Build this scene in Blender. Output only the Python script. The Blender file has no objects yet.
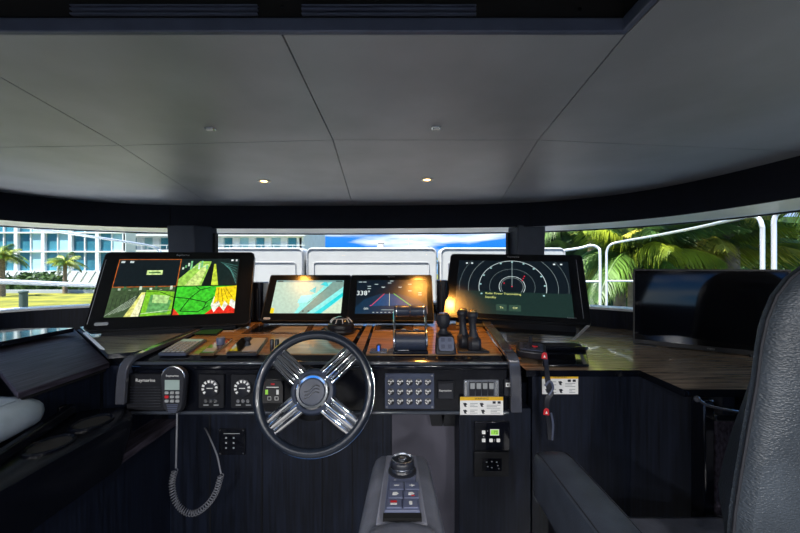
import bpy, bmesh, math, random
from mathutils import Vector as V, Matrix
random.seed(7)
C = bpy.context.scene.collection
PI = math.pi
F = 360.0; CX = 400.0; CY = 266.5; EYE = 1.45      # eye 1.45 m above the floor; everything is laid out relative to the eye, lifted at the end

def P(px, py, Y):                 # a point at depth Y
    return V(((px-CX)*Y/F, Y, -(py-CY)*Y/F))
def PZ(px, py, z):                # the point at height z (relative to the eye)
    Y = -z*F/(py-CY); return V(((px-CX)*Y/F, Y, z))

# ------------------------------------------------------------------ materials
def mat(name, col, rough=.5, metal=0., emis=None, estr=0., noise=0., nscale=20., bump=0., bscale=200., coat=0., spec=.5, stripes=None, transmission=0., alpha=1., voronoi=False, mixcol=None):
    m = bpy.data.materials.new(name); m.use_nodes = True
    nt = m.node_tree; b = nt.nodes['Principled BSDF']
    b.inputs['Base Color'].default_value = (*col, 1)
    b.inputs['Roughness'].default_value = rough
    b.inputs['Metallic'].default_value = metal
    b.inputs['Coat Weight'].default_value = coat
    b.inputs['Coat Roughness'].default_value = .04
    b.inputs['Specular IOR Level'].default_value = spec
    b.inputs['Transmission Weight'].default_value = transmission
    if emis:
        b.inputs['Emission Color'].default_value = (*emis, 1); b.inputs['Emission Strength'].default_value = estr
    tc = nt.nodes.new('ShaderNodeTexCoord')
    if noise or stripes:
        mp = nt.nodes.new('ShaderNodeMapping'); nt.links.new(tc.outputs['Object'], mp.inputs['Vector'])
        if stripes: mp.inputs['Scale'].default_value = stripes
        n = nt.nodes.new('ShaderNodeTexNoise'); n.inputs['Scale'].default_value = nscale; n.inputs['Detail'].default_value = 6
        nt.links.new(mp.outputs['Vector'], n.inputs['Vector'])
        cr = nt.nodes.new('ShaderNodeValToRGB')
        c2 = mixcol or tuple(min(1, c*(1+noise)) for c in col)
        c1 = tuple(c*(1-noise) for c in col)
        cr.color_ramp.elements[0].color = (*c1, 1); cr.color_ramp.elements[0].position = .35
        cr.color_ramp.elements[1].color = (*c2, 1); cr.color_ramp.elements[1].position = .68
        nt.links.new(n.outputs['Fac'], cr.inputs['Fac']); nt.links.new(cr.outputs['Color'], b.inputs['Base Color'])
    if bump:
        bp = nt.nodes.new('ShaderNodeBump'); bp.inputs['Strength'].default_value = bump; bp.inputs['Distance'].default_value = .002
        if voronoi:
            t = nt.nodes.new('ShaderNodeTexVoronoi'); t.inputs['Scale'].default_value = bscale; t.feature = 'SMOOTH_F1'
            mp2 = nt.nodes.new('ShaderNodeMapping'); mp2.inputs['Scale'].default_value = (1, 1, 1.9)
            nt.links.new(tc.outputs['Object'], mp2.inputs['Vector']); nt.links.new(mp2.outputs['Vector'], t.inputs['Vector'])
            nt.links.new(t.outputs['Distance'], bp.inputs['Height'])
        else:
            t = nt.nodes.new('ShaderNodeTexNoise'); t.inputs['Scale'].default_value = bscale; t.inputs['Detail'].default_value = 3
            nt.links.new(tc.outputs['Object'], t.inputs['Vector']); nt.links.new(t.outputs['Fac'], bp.inputs['Height'])
        nt.links.new(bp.outputs['Normal'], b.inputs['Normal'])
    return m

_em = {}; EMN = .1
def em(r, g, b, s=1.0, rough=.3):          # a lit screen colour, sRGB 0-255
    key = (r, g, b, s)
    if key in _em: return _em[key]
    lin = tuple((c/255/12.92 if c/255 <= .04045 else ((c/255+.055)/1.055)**2.4) for c in (r, g, b))
    m = mat('screen_light_%d_%d_%d' % (r, g, b), (.004, .004, .005), rough, emis=lin, estr=s, spec=.5)
    nt = m.node_tree; b = nt.nodes['Principled BSDF']; tc = nt.nodes.new('ShaderNodeTexCoord'); n = nt.nodes.new('ShaderNodeTexNoise'); n.inputs['Scale'].default_value = 70; n.inputs['Detail'].default_value = 5
    mr = nt.nodes.new('ShaderNodeMapRange'); mr.inputs['From Min'].default_value = .35; mr.inputs['From Max'].default_value = .65; mr.inputs['To Min'].default_value = s*(1-EMN); mr.inputs['To Max'].default_value = s*(1+EMN*.4)
    nt.links.new(tc.outputs['Object'], n.inputs['Vector']); nt.links.new(n.outputs['Fac'], mr.inputs['Value']); nt.links.new(mr.outputs['Result'], b.inputs['Emission Strength'])
    _em[key] = m; return m

M = {}
M['ceiling'] = mat('ceiling_leather', (.34, .365, .405), .44, spec=.6, noise=.14, nscale=3.5, bump=.15, bscale=500)
M['seam'] = mat('seam_black', (.004, .004, .005), .9)
M['header'] = mat('header_fabric', (.010, .012, .021), .75, spec=.2, noise=.1, bump=.1, bscale=400)
M['trimwhite'] = mat('white_gelcoat', (.85, .86, .87), .35, noise=.03)
M['hatchgrey'] = mat('hatch_frame_grey', (.10, .12, .19), .45, metal=.2, noise=.1)
M['navy'] = mat('navy_wood', (.006, .009, .019), .42, spec=.3, noise=.45, nscale=14, stripes=(8, 8, .35))
M['navyside'] = mat('navy_wood_side', (.006, .009, .020), .42, spec=.3, noise=.45, nscale=14, stripes=(8, 8, .35))
M['lidwood'] = mat('dark_veneer', (.048, .042, .060), .6, spec=.12, noise=.55, nscale=10, stripes=(14, 1.0, 8))
M['black'] = mat('black_satin', (.005, .006, .009), .40, spec=.4, noise=.1)
M['gloss'] = mat('black_lacquer', (.004, .005, .009), .10, noise=.1, coat=.6)
M['glossblur'] = mat('black_worn_lacquer', (.003, .004, .008), .24, noise=.1, spec=.35)
M['matte'] = mat('black_matte', (.008, .009, .013), .6, spec=.3, noise=.1)
M['bezel'] = mat('bezel_glass', (.004, .004, .005), .16, noise=.1)
M['counter'] = mat('brown_veneer', (.36, .25, .16), .22, noise=.5, nscale=9, stripes=(.7, 10, 4), coat=.35)
M['dashwood'] = mat('orange_brown_veneer', (.29, .175, .085), .26, noise=.3, nscale=9, stripes=(.8, 9, 3), coat=.35)
M['greywood'] = mat('pale_grey_veneer', (.36, .33, .29), .25, noise=.35, nscale=9, stripes=(.8, 9, 3), coat=.3)
M['chrome'] = mat('chrome', (.85, .86, .88), .07, metal=1, noise=.02)
M['steel'] = mat('brushed_steel', (.62, .64, .67), .25, metal=1, noise=.05)
M['rail'] = mat('polished_rail', (.80, .80, .80), .25, metal=.5, noise=.02)
M['rubber'] = mat('black_rubber', (.018, .020, .028), .5, noise=.1)
M['wheelrim'] = mat('wheel_leather', (.014, .020, .033), .28, noise=.1, coat=.4)
M['hub'] = mat('hub_blue_grey', (.030, .042, .075), .38, noise=.1)
M['plate'] = mat('blue_grey_plate', (.060, .075, .125), .45, noise=.1, metal=.2)
M['button'] = mat('dark_button', (.018, .020, .028), .35, noise=.1)
M['white'] = mat('white_print', (.90, .90, .88), .6, noise=.02)
M['greyprint'] = mat('grey_print', (.35, .37, .38), .6, noise=.02)
M['yellow'] = mat('yellow_print', (.85, .50, .02), .5, noise=.02)
M['red'] = mat('red_mark', (.65, .02, .03), .45, noise=.05)
M['leather'] = mat('grained_leather', (.062, .076, .094), .40, noise=.2, nscale=8, bump=.8, bscale=190, voronoi=True)
M['leathersm'] = mat('smooth_leather', (.055, .068, .095), .42, noise=.15, bump=.35, bscale=420)
M['armleather'] = mat('grey_armrest_leather', (.19, .20, .25), .40, noise=.15, bump=.35, bscale=420)
M['stitch'] = mat('dark_stitch', (.02, .022, .03), .7, noise=.1)
M['pillow'] = mat('pale_blue_grey_fabric', (.42, .50, .58), .7, noise=.08, bump=.2, bscale=600)
M['armpanel'] = mat('armrest_panel_blue', (.12, .14, .23), .38, noise=.05)
M['floor'] = mat('pale_carpet', (.20, .20, .20), .9, noise=.2, bump=.3)
M['padwhite'] = mat('white_pad', (.42, .43, .44), .6, noise=.04, nscale=6, bump=.05)
M['padseam'] = mat('pad_piping', (.33, .34, .36), .6, noise=.05)
M['deck'] = mat('white_deck', (.85, .85, .85), .5, noise=.03)
M['grass'] = mat('sunny_grass', (.15, .17, .012), .9, noise=.35, nscale=.6, mixcol=(.26, .24, .015))
M['hedge'] = mat('hedge_green', (.020, .065, .012), .8, noise=.5, nscale=3, mixcol=(.07, .15, .03))
M['trunk'] = mat('palm_trunk', (.20, .15, .10), .85, noise=.35, nscale=8)
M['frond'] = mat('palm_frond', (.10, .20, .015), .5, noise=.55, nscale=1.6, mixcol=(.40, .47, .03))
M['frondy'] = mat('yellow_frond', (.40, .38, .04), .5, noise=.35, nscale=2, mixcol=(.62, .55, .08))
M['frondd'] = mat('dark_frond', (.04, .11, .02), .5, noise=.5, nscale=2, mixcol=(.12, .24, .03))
M['teal'] = mat('teal_glazing', (.03, .17, .24), .12, noise=.35, nscale=.12, mixcol=(.10, .34, .42))
M['tealpale'] = mat('pale_glazing', (.30, .50, .54), .15, noise=.25, nscale=.2)
M['facade'] = mat('white_facade', (.62, .66, .68), .7, noise=.05, nscale=.5)
M['lattice'] = mat('grey_lattice', (.30, .33, .35), .7, noise=.1)
M['bollard'] = mat('green_grey_post', (.05, .08, .08), .6, noise=.1)
M['warm'] = mat('warm_lamp', (1, .7, .35), .4, emis=(1, .55, .16), estr=16)
M['fillwhite'] = mat('fill_diffuser', (1, 1, 1), .4, emis=(1, .97, .92), estr=6)  # glow of the added aft fill lamps
M['domeglass'] = mat('compass_dome', (.01, .011, .014), .06, noise=.05, coat=.8)
M['lcd'] = mat('grey_lcd', (.20, .26, .25), .3, emis=(.25, .32, .30), estr=.35)
M['greenglow'] = mat('green_lamp', (.2, .6, .05), .3, emis=(.45, .7, .12), estr=.3)

def glass_mat():
    m = bpy.data.materials.new('window_glass'); m.use_nodes = True; nt = m.node_tree; nt.nodes.clear()
    o = nt.nodes.new('ShaderNodeOutputMaterial'); mx = nt.nodes.new('ShaderNodeMixShader')
    t = nt.nodes.new('ShaderNodeBsdfTransparent'); g = nt.nodes.new('ShaderNodeBsdfGlossy'); f = nt.nodes.new('ShaderNodeFresnel')
    t.inputs['Color'].default_value = (.96, .98, .98, 1); g.inputs['Roughness'].default_value = .0; f.inputs['IOR'].default_value = 1.25
    n = nt.nodes.new('ShaderNodeTexNoise'); n.inputs['Scale'].default_value = 2
    nt.links.new(f.outputs[0], mx.inputs[0]); nt.links.new(t.outputs[0], mx.inputs[1]); nt.links.new(g.outputs[0], mx.inputs[2]); nt.links.new(mx.outputs[0], o.inputs[0])
    return m
M['glass'] = glass_mat()

# ------------------------------------------------------------------ mesh helper
def catmull(pts, n=6, closed=False):
    out = []; N = len(pts)
    rng = range(N if closed else N-1)
    for i in rng:
        p0 = pts[(i-1) % N] if closed or i > 0 else pts[0]
        p1 = pts[i]; p2 = pts[(i+1) % N]
        p3 = pts[(i+2) % N] if closed or i+2 < N else pts[-1]
        for k in range(n):
            t = k/n
            out.append(.5*((2*p1)+(p2-p0)*t+(2*p0-5*p1+4*p2-p3)*t*t+(3*p1-p0-3*p2+p3)*t**3))
    if not closed: out.append(pts[-1].copy())
    return out
def rrect(x0, x1, y0, y1, r, n=5):
    pts = []
    for cx, cy, a in ((x1-r, y1-r, 0), (x0+r, y1-r, 90), (x0+r, y0+r, 180), (x1-r, y0+r, 270)):
        for k in range(n+1):
            t = math.radians(a+90*k/n); pts.append((cx+r*math.cos(t), cy+r*math.sin(t)))
    return pts
class MB:
    def __init__(s): s.bm = bmesh.new()
    def v(s, pts, T=None): return [s.bm.verts.new(T @ V(p) if T else V(p)) for p in pts]
    def f(s, vs, mi=0):
        try:
            fc = s.bm.faces.new(vs); fc.material_index = mi; return fc
        except ValueError: return None
    def poly(s, pts, mi=0, T=None): s.f(s.v(pts, T), mi); return s
    def prism(s, pts, z0, z1, mi=0, T=None):
        a = s.v([(p[0], p[1], z0) for p in pts], T); b = s.v([(p[0], p[1], z1) for p in pts], T)
        s.f(list(reversed(a)), mi); s.f(b, mi); n = len(pts)
        for i in range(n): s.f([a[i], a[(i+1) % n], b[(i+1) % n], b[i]], mi)
        return s
    def box(s, x0, x1, y0, y1, z0, z1, mi=0, T=None):
        return s.prism([(x0, y0), (x1, y0), (x1, y1), (x0, y1)], z0, z1, mi, T)
    def hexa(s, p, mi=0):           # 8 corners: bottom 4, top 4
        a = s.v(p[:4]); b = s.v(p[4:]); s.f(list(reversed(a)), mi); s.f(b, mi)
        for i in range(4): s.f([a[i], a[(i+1) % 4], b[(i+1) % 4], b[i]], mi)
        return s
    def rings(s, rings, mi=0, cap=True, closed=False):
        n = len(rings[0]); R = [s.v(r) for r in rings]
        m = len(R)
        for i in range(m if closed else m-1):
            A, B = R[i], R[(i+1) % m]
            for j in range(n): s.f([A[j], A[(j+1) % n], B[(j+1) % n], B[j]], mi)
        if cap and not closed: s.f(list(reversed(R[0])), mi); s.f(R[-1], mi)
        return s
    def tube(s, path, r, mi=0, seg=8, closed=False, T=None):
        path = [V(p) for p in path]; n = len(path); rings = []
        ref = V((0, 0, 1)); prev = None
        for i in range(n):
            d = (path[(i+1) % n]-path[i-1]) if closed else (path[min(i+1, n-1)]-path[max(i-1, 0)])
            if d.length < 1e-9: d = V((0, 0, 1))
            d.normalize()
            if prev is None:
                u = d.cross(ref)
                if u.length < .1: u = d.cross(V((1, 0, 0)))
            else: u = prev-d*prev.dot(d)
            u.normalize(); prev = u; w = d.cross(u)
            rr = r[i] if isinstance(r, (list, tuple)) else r
            ring = [path[i]+(u*math.cos(2*PI*k/seg)+w*math.sin(2*PI*k/seg))*rr for k in range(seg)]
            rings.append([T @ p for p in ring] if T else ring)
        return s.rings(rings, mi, True, closed)
    def lathe(s, prof, mi=0, seg=24, T=None, cap=True):
        rings = []
        for r, z in prof:
            ring = [V((r*math.cos(2*PI*k/seg), r*math.sin(2*PI*k/seg), z)) for k in range(seg)]
            rings.append([T @ p for p in ring] if T else ring)
        return s.rings(rings, mi, cap)
    def sphere(s, c, r, mi=0, T=None, u=16, v=10):
        r = r if hasattr(r, '__len__') else (r, r, r); rings = []
        for i in range(v+1):
            a = -PI/2+PI*i/v; q = max(math.cos(a), .02)
            ring = [V((c[0]+r[0]*q*math.cos(2*PI*k/u), c[1]+r[1]*q*math.sin(2*PI*k/u), c[2]+r[2]*math.sin(a))) for k in range(u)]
            rings.append([T @ p for p in ring] if T else ring)
        return s.rings(rings, mi)
    def text(s, txt, x, y, z, size, mi=0, align='CENTER', T=None, flip=None):
        cu = bpy.data.curves.new('t', 'FONT'); cu.body = txt; cu.size = size; cu.align_x = align; cu.align_y = 'CENTER'; cu.resolution_u = 2
        ob = bpy.data.objects.new('t', cu); C.objects.link(ob); bpy.context.view_layer.update()
        me = bpy.data.meshes.new_from_object(ob.evaluated_get(bpy.context.evaluated_depsgraph_get()))
        L = Matrix.Translation((x, y, z)); L = (T @ L) if T else L
        vs = [s.bm.verts.new(L @ q.co) for q in me.vertices]
        for p in me.polygons: s.f([vs[i] for i in p.vertices], mi)
        bpy.data.objects.remove(ob); bpy.data.curves.remove(cu); bpy.data.meshes.remove(me)
        return s
    def build(s, name, mats, parent=None, bevel=0, seg=2, subsurf=0, normals=True, angle=38):
        mats = mats if isinstance(mats, (list, tuple)) else [mats]
        if normals: bmesh.ops.recalc_face_normals(s.bm, faces=s.bm.faces[:])
        me = bpy.data.meshes.new(name); s.bm.to_mesh(me); s.bm.free()
        for m in mats: me.materials.append(M[m] if isinstance(m, str) else m)
        for p in me.polygons: p.use_smooth = True
        me.set_sharp_from_angle(angle=math.radians(angle))
        o = bpy.data.objects.new(name, me); C.objects.link(o)
        if parent: o.parent = parent
        if bevel:
            b = o.modifiers.new('b', 'BEVEL'); b.width = bevel; b.segments = seg; b.limit_method = 'ANGLE'; b.angle_limit = math.radians(35)
        if subsurf:
            b = o.modifiers.new('s', 'SUBSURF'); b.levels = subsurf; b.render_levels = subsurf
        return o
def tag(o, label, cat, group=None):
    o['label'] = label; o['category'] = cat
    if group: o['group'] = group
    return o
def thing(name, label, cat, mtx=None, group=None):
    o = bpy.data.objects.new(name, None); C.objects.link(o); o.empty_display_size = .02
    if mtx is not None: o.matrix_world = mtx if isinstance(mtx, Matrix) else Matrix.Translation(mtx)
    return tag(o, label, cat, group)
def struct(o): o['kind'] = 'structure'; return o
def frame(org, x, y):                      # local x, y axes; z out
    x = V(x).normalized(); y = V(y); y = (y-x*y.dot(x)).normalized(); z = x.cross(y)
    m = Matrix((x, y, z)).transposed().to_4x4(); m.translation = org; return m

# ------------------------------------------------------------------ room shell
HT, HB, SL, FL = .372, .233, -.24, -1.45
hp = [(-2.10, -2.6), (-2.12, -1.0), (-2.11, .4), (-2.07, 1.3), (-2.0, 1.78), (-1.86, 1.98), (-1.62, 2.12), (-1.28, 2.19), (-.6, 2.21), (.0, 2.19), (.45, 2.15), (.76, 2.09), (.98, 1.98), (1.14, 1.84), (1.25, 1.66), (1.31, 1.45), (1.345, 1.15), (1.37, .6), (1.38, -.6), (1.38, -2.6)]
head = catmull([V((x, y, 0)) for x, y in hp], 4)
def offset(pts, d):
    out = []
    for i, p in enumerate(pts):
        t = pts[min(i+1, len(pts)-1)]-pts[max(i-1, 0)]; t.normalize(); out.append(p+V((-t.y, t.x, 0))*d)
    return out
sill = offset(head, .24)
hout = offset(head, .012)
def band(mb, A, B, za, zb, mi=0):
    a = [p+V((0, 0, za)) for p in A]; b = [p+V((0, 0, zb)) for p in B]
    va = mb.v(a); vb = mb.v(b)
    for i in range(len(a)-1): mb.f([va[i], va[i+1], vb[i+1], vb[i]], mi)
def closedband(mb, A, B, z0, z1, mi=0):     # ring section: inner line A, outer line B between z0 and z1
    band(mb, A, A, z0, z1, mi); band(mb, B, B, z0, z1, mi); band(mb, A, B, z0, z0, mi); band(mb, A, B, z1, z1, mi)
mb = MB(); closedband(mb, head, hout, HB, .60)
for px in (181, 532, -60, 900):             # seams of the header upholstery
    pass
struct(mb.build('wall_front', 'header'))
mb = MB()
for X in (-1.335, .775):
    i = min(range(len(head)), key=lambda k: (head[k]-V((X, 2.1, 0))).length); p = head[i]
    mb.box(p.x-.0015, p.x+.0015, p.y-.0025, p.y+.03, HB, HT)
struct(mb.build('trim_5', 'seam'))
# white strip under the header
mb = MB(); closedband(mb, offset(head, .012), offset(head, .34), HB, HB+.03)
struct(mb.build('ceiling_overhang', 'trimwhite'))
mb = MB(); closedband(mb, offset(head, .335), offset(head, .345), HB-.008, HB+.03)
struct(mb.build('trim_2', 'black'))
# lower wall with sill
mb = MB(); so = offset(head, .32); closedband(mb, sill, so, FL, SL-.012)
struct(mb.build('wall_lower', 'navyside'))
mb = MB(); closedband(mb, offset(head, .215), offset(head, .36), SL-.012, SL)
struct(mb.build('trim_3', 'trimwhite'))
# glass: split at the two front pillars
def idx(X): return min(range(len(head)), key=lambda k: abs(head[k].x-X) if head[k].y > 1.5 else 9)
iL, iR = idx(-1.24), idx(.77)
g0 = offset(head, .30); g1 = offset(head, .235)
for n, (a, b) in enumerate(((0, iL), (iL, iR), (iR, len(head)-1))):
    mb = MB(); A = [p+V((0, 0, HB)) for p in g0[a:b+1]]; B = [p+V((0, 0, SL)) for p in g1[a:b+1]]
    va, vb = mb.v(A), mb.v(B)
    for i in range(len(A)-1): mb.f([va[i], va[i+1], vb[i+1], vb[i]])
    struct(mb.build('window_%d' % (n+1), 'glass'))
# pillars
def pillar(n, a, b, c, d, yy):
    w = P(a, 250, yy); e = P(d, 250, yy)
    mb = MB(); x0, x1 = w.x, e.x
    xa, xb = P(b, 250, yy).x, P(c, 250, yy).x
    if n == 1:   # dark face then pale side facing the window
        mb.hexa([(x0, yy+.14, SL-.05), (x0, yy, SL-.05), (xa, yy, SL-.05), (x1, yy+.10, SL-.05), (x0, yy+.04, HB+.01), (x0, yy-.04, HB+.01), (xa, yy-.04, HB+.01), (x1, yy+.06, HB+.01)])
    else:
        mb.hexa([(x0, yy+.10, SL-.05), (xa, yy, SL-.05), (x1, yy, SL-.05), (x1, yy+.12, SL-.05), (x0, yy+.06, HB+.01), (xa, yy-.04, HB+.01), (x1, yy-.04, HB+.01), (x1, yy+.06, HB+.01)])
    return struct(mb.build('wall_pillar', 'pillar', bevel=.006))
M['pillar'] = mat('pillar_dark_grey', (.045, .052, .075), .5, noise=.08)
pillar(1, 171, 197, 197, 212, 2.16); pillar(2, 511, 516, 516, 543, 2.14)
mb = MB(); p = P(213, 250, 2.2); mb.box(p.x-.002, p.x+.012, 2.2, 2.24, SL, HB-.03); p = P(509, 250, 2.18); mb.box(p.x-.008, p.x+.008, 2.18, 2.22, SL, HB-.03)
struct(mb.build('trim_4', 'seam'))
# unseen side panels added aft of the helm to cut daylight on the ceiling
for a, b in ((0, 8), (len(head)-9, len(head)-1)):
    mb = MB(); A = [p for p in head[a:b+1]]; B = [p for p in offset(head, .24)[a:b+1]]; band(mb, B, A, SL-.01, HB+.01); struct(mb.build('wall_baffle', 'navyside'))
# aft wall with its own window band
mb = MB()
mb.box(-2.4, 1.7, -2.75, -2.6, FL, SL); mb.box(-2.4, 1.7, -2.75, -2.6, HB, .6); mb.box(-.45, -.30, -2.75, -2.6, SL, HB)
struct(mb.build('wall_back', 'navyside'))
struct(MB().box(-2.4, 1.7, -2.68, -2.67, SL, HB).build('window_4', 'glass'))
struct(MB().box(-2.6, 1.9, -2.75, 2.6, FL-.05, FL).build('floor', 'floor'))

# ceiling panels, with the seams seen in the photo
H = HT
def U(px, py): q = PZ(px, py, H); return (q.x, q.y)
def ext(a, b, d):
    t = V((b[0]-a[0], b[1]-a[1])); t.normalize(); return (b[0]+t.x*d, b[1]+t.y*d)
a1, b1, c1 = U(0, 77), U(120, 145.5), U(210, 204)
a2, b2, c2 = U(280, 30), U(333, 140), U(352, 203)
a3, b3, c3 = U(623, 38), U(538, 140), U(500, 202)
w1 = U(0, 149); w1 = (-2.35, w1[1]+.03)
w3 = U(800, 153); m3 = U(640, 144.5); w3 = (1.6, w3[1]+.02)
d1, d2, d3 = ext(b1, c1, .45), ext(b2, c2, .45), ext(b3, c3, .45)
HY = .578; HYB = -.55; HX0 = -.80; HX1 = .362
hz1 = (-.76, HY); 
panels = [
 [w1, b1, d1, (-2.35, 2.55)],
 [b1, b2, d2, d1],
 [b2, b3, d3, d2],
 [b3, m3, w3, (1.6, 2.55), d3],
 [(-2.35, -2.6), (HX0, -2.6), (HX0, HY), (a1[0]+.0, a1[1]), b1, w1],
 [(HX0, HY), (a2[0], HY), b2, b1, a1],
 [(a2[0], HY), (HX1, HY), b3, b2],
 [(HX1, HYB), (1.6, HYB), w3, m3, b3, (HX1, HY)],
 [(HX0, -2.6), (1.6, -2.6), (1.6, HYB), (HX0, HYB)],
]
mb = MB()
for pl in panels:
    area = sum(pl[i][0]*pl[(i+1) % len(pl)][1]-pl[(i+1) % len(pl)][0]*pl[i][1] for i in range(len(pl)))
    if area < 0: pl = pl[::-1]
    pts = []; n = len(pl)
    for i in range(n):
        a_, b_, c_ = V(pl[i-1]), V(pl[i]), V(pl[(i+1) % n]); u_ = (b_-a_).normalized(); v_ = (c_-b_).normalized()
        n1 = V((-u_.y, u_.x)); n2 = V((-v_.y, v_.x)); bis = (n1+n2); bis = bis/max(.5, bis.dot(n1)); pts.append(tuple(b_+bis*.0014))
    mb.prism(pts, H, H+.016)
struct(mb.build('ceiling', 'ceiling', bevel=.0006))
mb = MB()
for x0, x1, y0, y1 in ((-2.35, HX0, -2.6, 2.55), (HX1, 1.6, -2.6, 2.55), (HX0, HX1, HY, 2.55), (HX0, HX1, -2.6, HYB)):
    mb.box(x0, x1, y0, y1, H+.018, H+.03)
struct(mb.build('ceiling_backing', 'seam'))
struct(MB().box(-2.5, 1.75, -2.75, 2.62, .60, .66).build('ceiling_roof', 'trimwhite'))
# roof hatch
h = thing('roof_hatch', 'dark recessed roof hatch with blue-grey edge frame in the ceiling', 'hatch', (0, 0, H))
def ring(mb, x0, x1, y0, y1, t, z0, z1):
    mb.box(x0, x1, y1-t, y1, z0, z1); mb.box(x0, x1, y0, y0+t, z0, z1); mb.box(x0, x0+t, y0+t, y1-t, z0, z1); mb.box(x1-t, x1, y0+t, y1-t, z0, z1)
mb = MB(); ring(mb, HX0+.004, HX1-.002, HYB+.004, HY-.002, .010, -.002, .020); mb.build('frame', 'hatchgrey', h, bevel=.002)
mb = MB(); ring(mb, HX0+.002, HX1, HYB, HY, .006, .020, .20); mb.box(HX0, HX1, HYB, HY, .20, .215); mb.build('recess', 'seam', h)
mb = MB()
for z, w in ((.0235, .0022), (.0305, .003), (.037, .0016)):
    mb.box(-.52, -.225, HY-.012, HY-.006, z+.002, z+.002+w); mb.box(-.155, .12, HY-.012, HY-.006, z+.002, z+.002+w)
mb.build('slide_rail', 'hatchgrey', h)
mb = MB(); mb.lathe([(.003, 0), (.003, .001)], T=frame(V((-.187, HY-.0065, .040)), (1, 0, 0), (0, 0, 1)), seg=12)
mb.lathe([(.003, 0), (.003, .001)], T=frame(V((.285, HY-.0065, .036)), (1, 0, 0), (0, 0, 1)), seg=12); mb.build('screw', 'steel', h)
# downlights and clips
for i, (px, py, l) in enumerate(((264, 181, 'small round warm downlight in the ceiling, the one above the left dash display'), (427, 179.5, 'small round warm downlight in the ceiling, the one above the throttle'))):
    q = PZ(px, py, H); t = thing('downlight', l, 'ceiling light', q, 'warm ceiling downlights')
    MB().lathe([(.014, .002), (.014, -.002), (.026, -.004), (.030, 0), (.030, .003)]).build('trim_ring', 'white', t)
    MB().lathe([(.0001, -.0012), (.0135, -.0012), (.0135, .002)]).build('lens', 'warm', t)
    L = bpy.data.lights.new('downlight_bulb', 'SPOT'); L.energy = (9, 17)[i]; L.color = (1, .42, .07); L.spot_size = 1.25; L.spot_blend = .6; L.shadow_soft_size = .03
    lo = bpy.data.objects.new('bulb', L); C.objects.link(lo); lo.parent = t; lo.location = (0, 0, -.012)
for px, py, l in ((210.5, 128, 'left one of two tiny square metal clips in the ceiling'), (436, 127, 'right one of two tiny square metal clips in the ceiling')):
    q = PZ(px, py, H)
    t = thing('ceiling_clip', l, 'clip', q, 'ceiling clips')
    MB().box(-.013, .013, -.010, .010, -.005, 0).build('plate', 'steel', t, bevel=.002)
    MB().box(-.008, .008, -.010, -.002, -.009, -.005).build('catch', 'white', t, bevel=.001)
# unseen fill lamps added behind the camera to brighten the interior
AFT_FILL = 24
for x, y in ((-1.35, -.9), (-.2, -1.2), (.9, -.9), (-1.35, -2.0), (-.2, -2.1), (.9, -2.0)):
    t = thing('fill_lamp', 'round white fill lamp added out of view in the aft ceiling', 'ceiling light', (x, y, H), 'added aft fill lamps')
    MB().lathe([(.09, 0), (.09, -.012), (.10, -.012), (.10, 0)]).build('trim_ring', 'steel', t)
    MB().lathe([(.0001, -.008), (.088, -.008), (.088, 0)]).build('diffuser', 'fillwhite', t)
    L = bpy.data.lights.new('fill_bulb', 'AREA'); L.shape = 'DISK'; L.size = .18; L.energy = AFT_FILL; L.color = (1, .98, .96)
    lo = bpy.data.objects.new('bulb', L); C.objects.link(lo); lo.parent = t; lo.location = (0, 0, -.014)

# ------------------------------------------------------------------ helm console
DY0, DZ0, SLP = 1.20, -.312, .07
def D(px, py):                                  # on the dash top
    dz = -(py-CY)/F; Y = (DZ0-SLP*DY0)/(dz-SLP)
    return V(((px-CX)*Y/F, Y, dz*Y))
def dz_at(Y): return DZ0+(Y-DY0)*SLP
K = DY0/F
con = thing('helm_console', 'wide dark helm console with wooden top beneath the navigation displays', 'console', (0, 0, FL))
def cz(mb): bmesh.ops.translate(mb.bm, verts=mb.bm.verts[:], vec=(0, 0, -FL)); return mb    # to the console's own frame
xL, xR = P(132, 360, DY0).x, P(508, 360, DY0).x
zb = P(0, 413, DY0).z
mb = MB(); mb.box(xL, xR, DY0, DY0+.30, zb, DZ0-.012); cz(mb).build('front_panel', 'glossblur', con, bevel=.004)
mb = MB(); mb.prism([(DY0-.004, DZ0-.018), (DY0+.02, DZ0-.002), (1.80, dz_at(1.80)-.002), (1.80, dz_at(1.80)-.05), (DY0+.02, DZ0-.05), (DY0-.004, DZ0-.03)], xL, xR, T=Matrix(((0, 0, 1, 0), (1, 0, 0, 0), (0, 1, 0, 0), (0, 0, 0, 1))))
cz(mb).build('top_frame', 'gloss', con, bevel=.003)
mb = MB()                                        # wood inlays
e = .0015
def inlay(mb, pts):
    a = [D(*p) for p in pts]; mb.poly([q+V((0, 0, e)) for q in a])
    b = mb
inl = [[(160, 354), (345, 354), (365, 322), (262, 322), (222, 322)], [(366, 354.5), (502, 354.5), (478, 321), (376, 321)], [(352, 353), (362, 353), (374, 321), (369, 321)]]
for pl in inl:
    a = [D(*p) for p in pl]
    va = mb.v([q+V((0, 0, .0015)) for q in a]); vb = mb.v([q-V((0, 0, .004)) for q in a]); mb.f(va); n = len(a)
    for i in range(n): mb.f([va[i], va[(i+1) % n], vb[(i+1) % n], vb[i]])
cz(mb).build('wood_top', 'dashwood', con)
mb = MB(); mb.tube([V((xL, DY0-.004, P(0, 363.5, DY0).z)), V((xR, DY0-.004, P(0, 363.5, DY0).z))], .004, seg=6); cz(mb).build('edge_trim', 'steel2', con) if False else None
M['edge'] = mat('edge_highlight_lacquer', (.05, .06, .08), .18, noise=.05, coat=.6)
mb = MB(); z = P(0, 363, DY0).z; mb.tube([V((xL, DY0-.002, z)), V((xR, DY0-.002, z))], .006, seg=10); cz(mb).build('upper_edge', 'edge', con)
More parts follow.
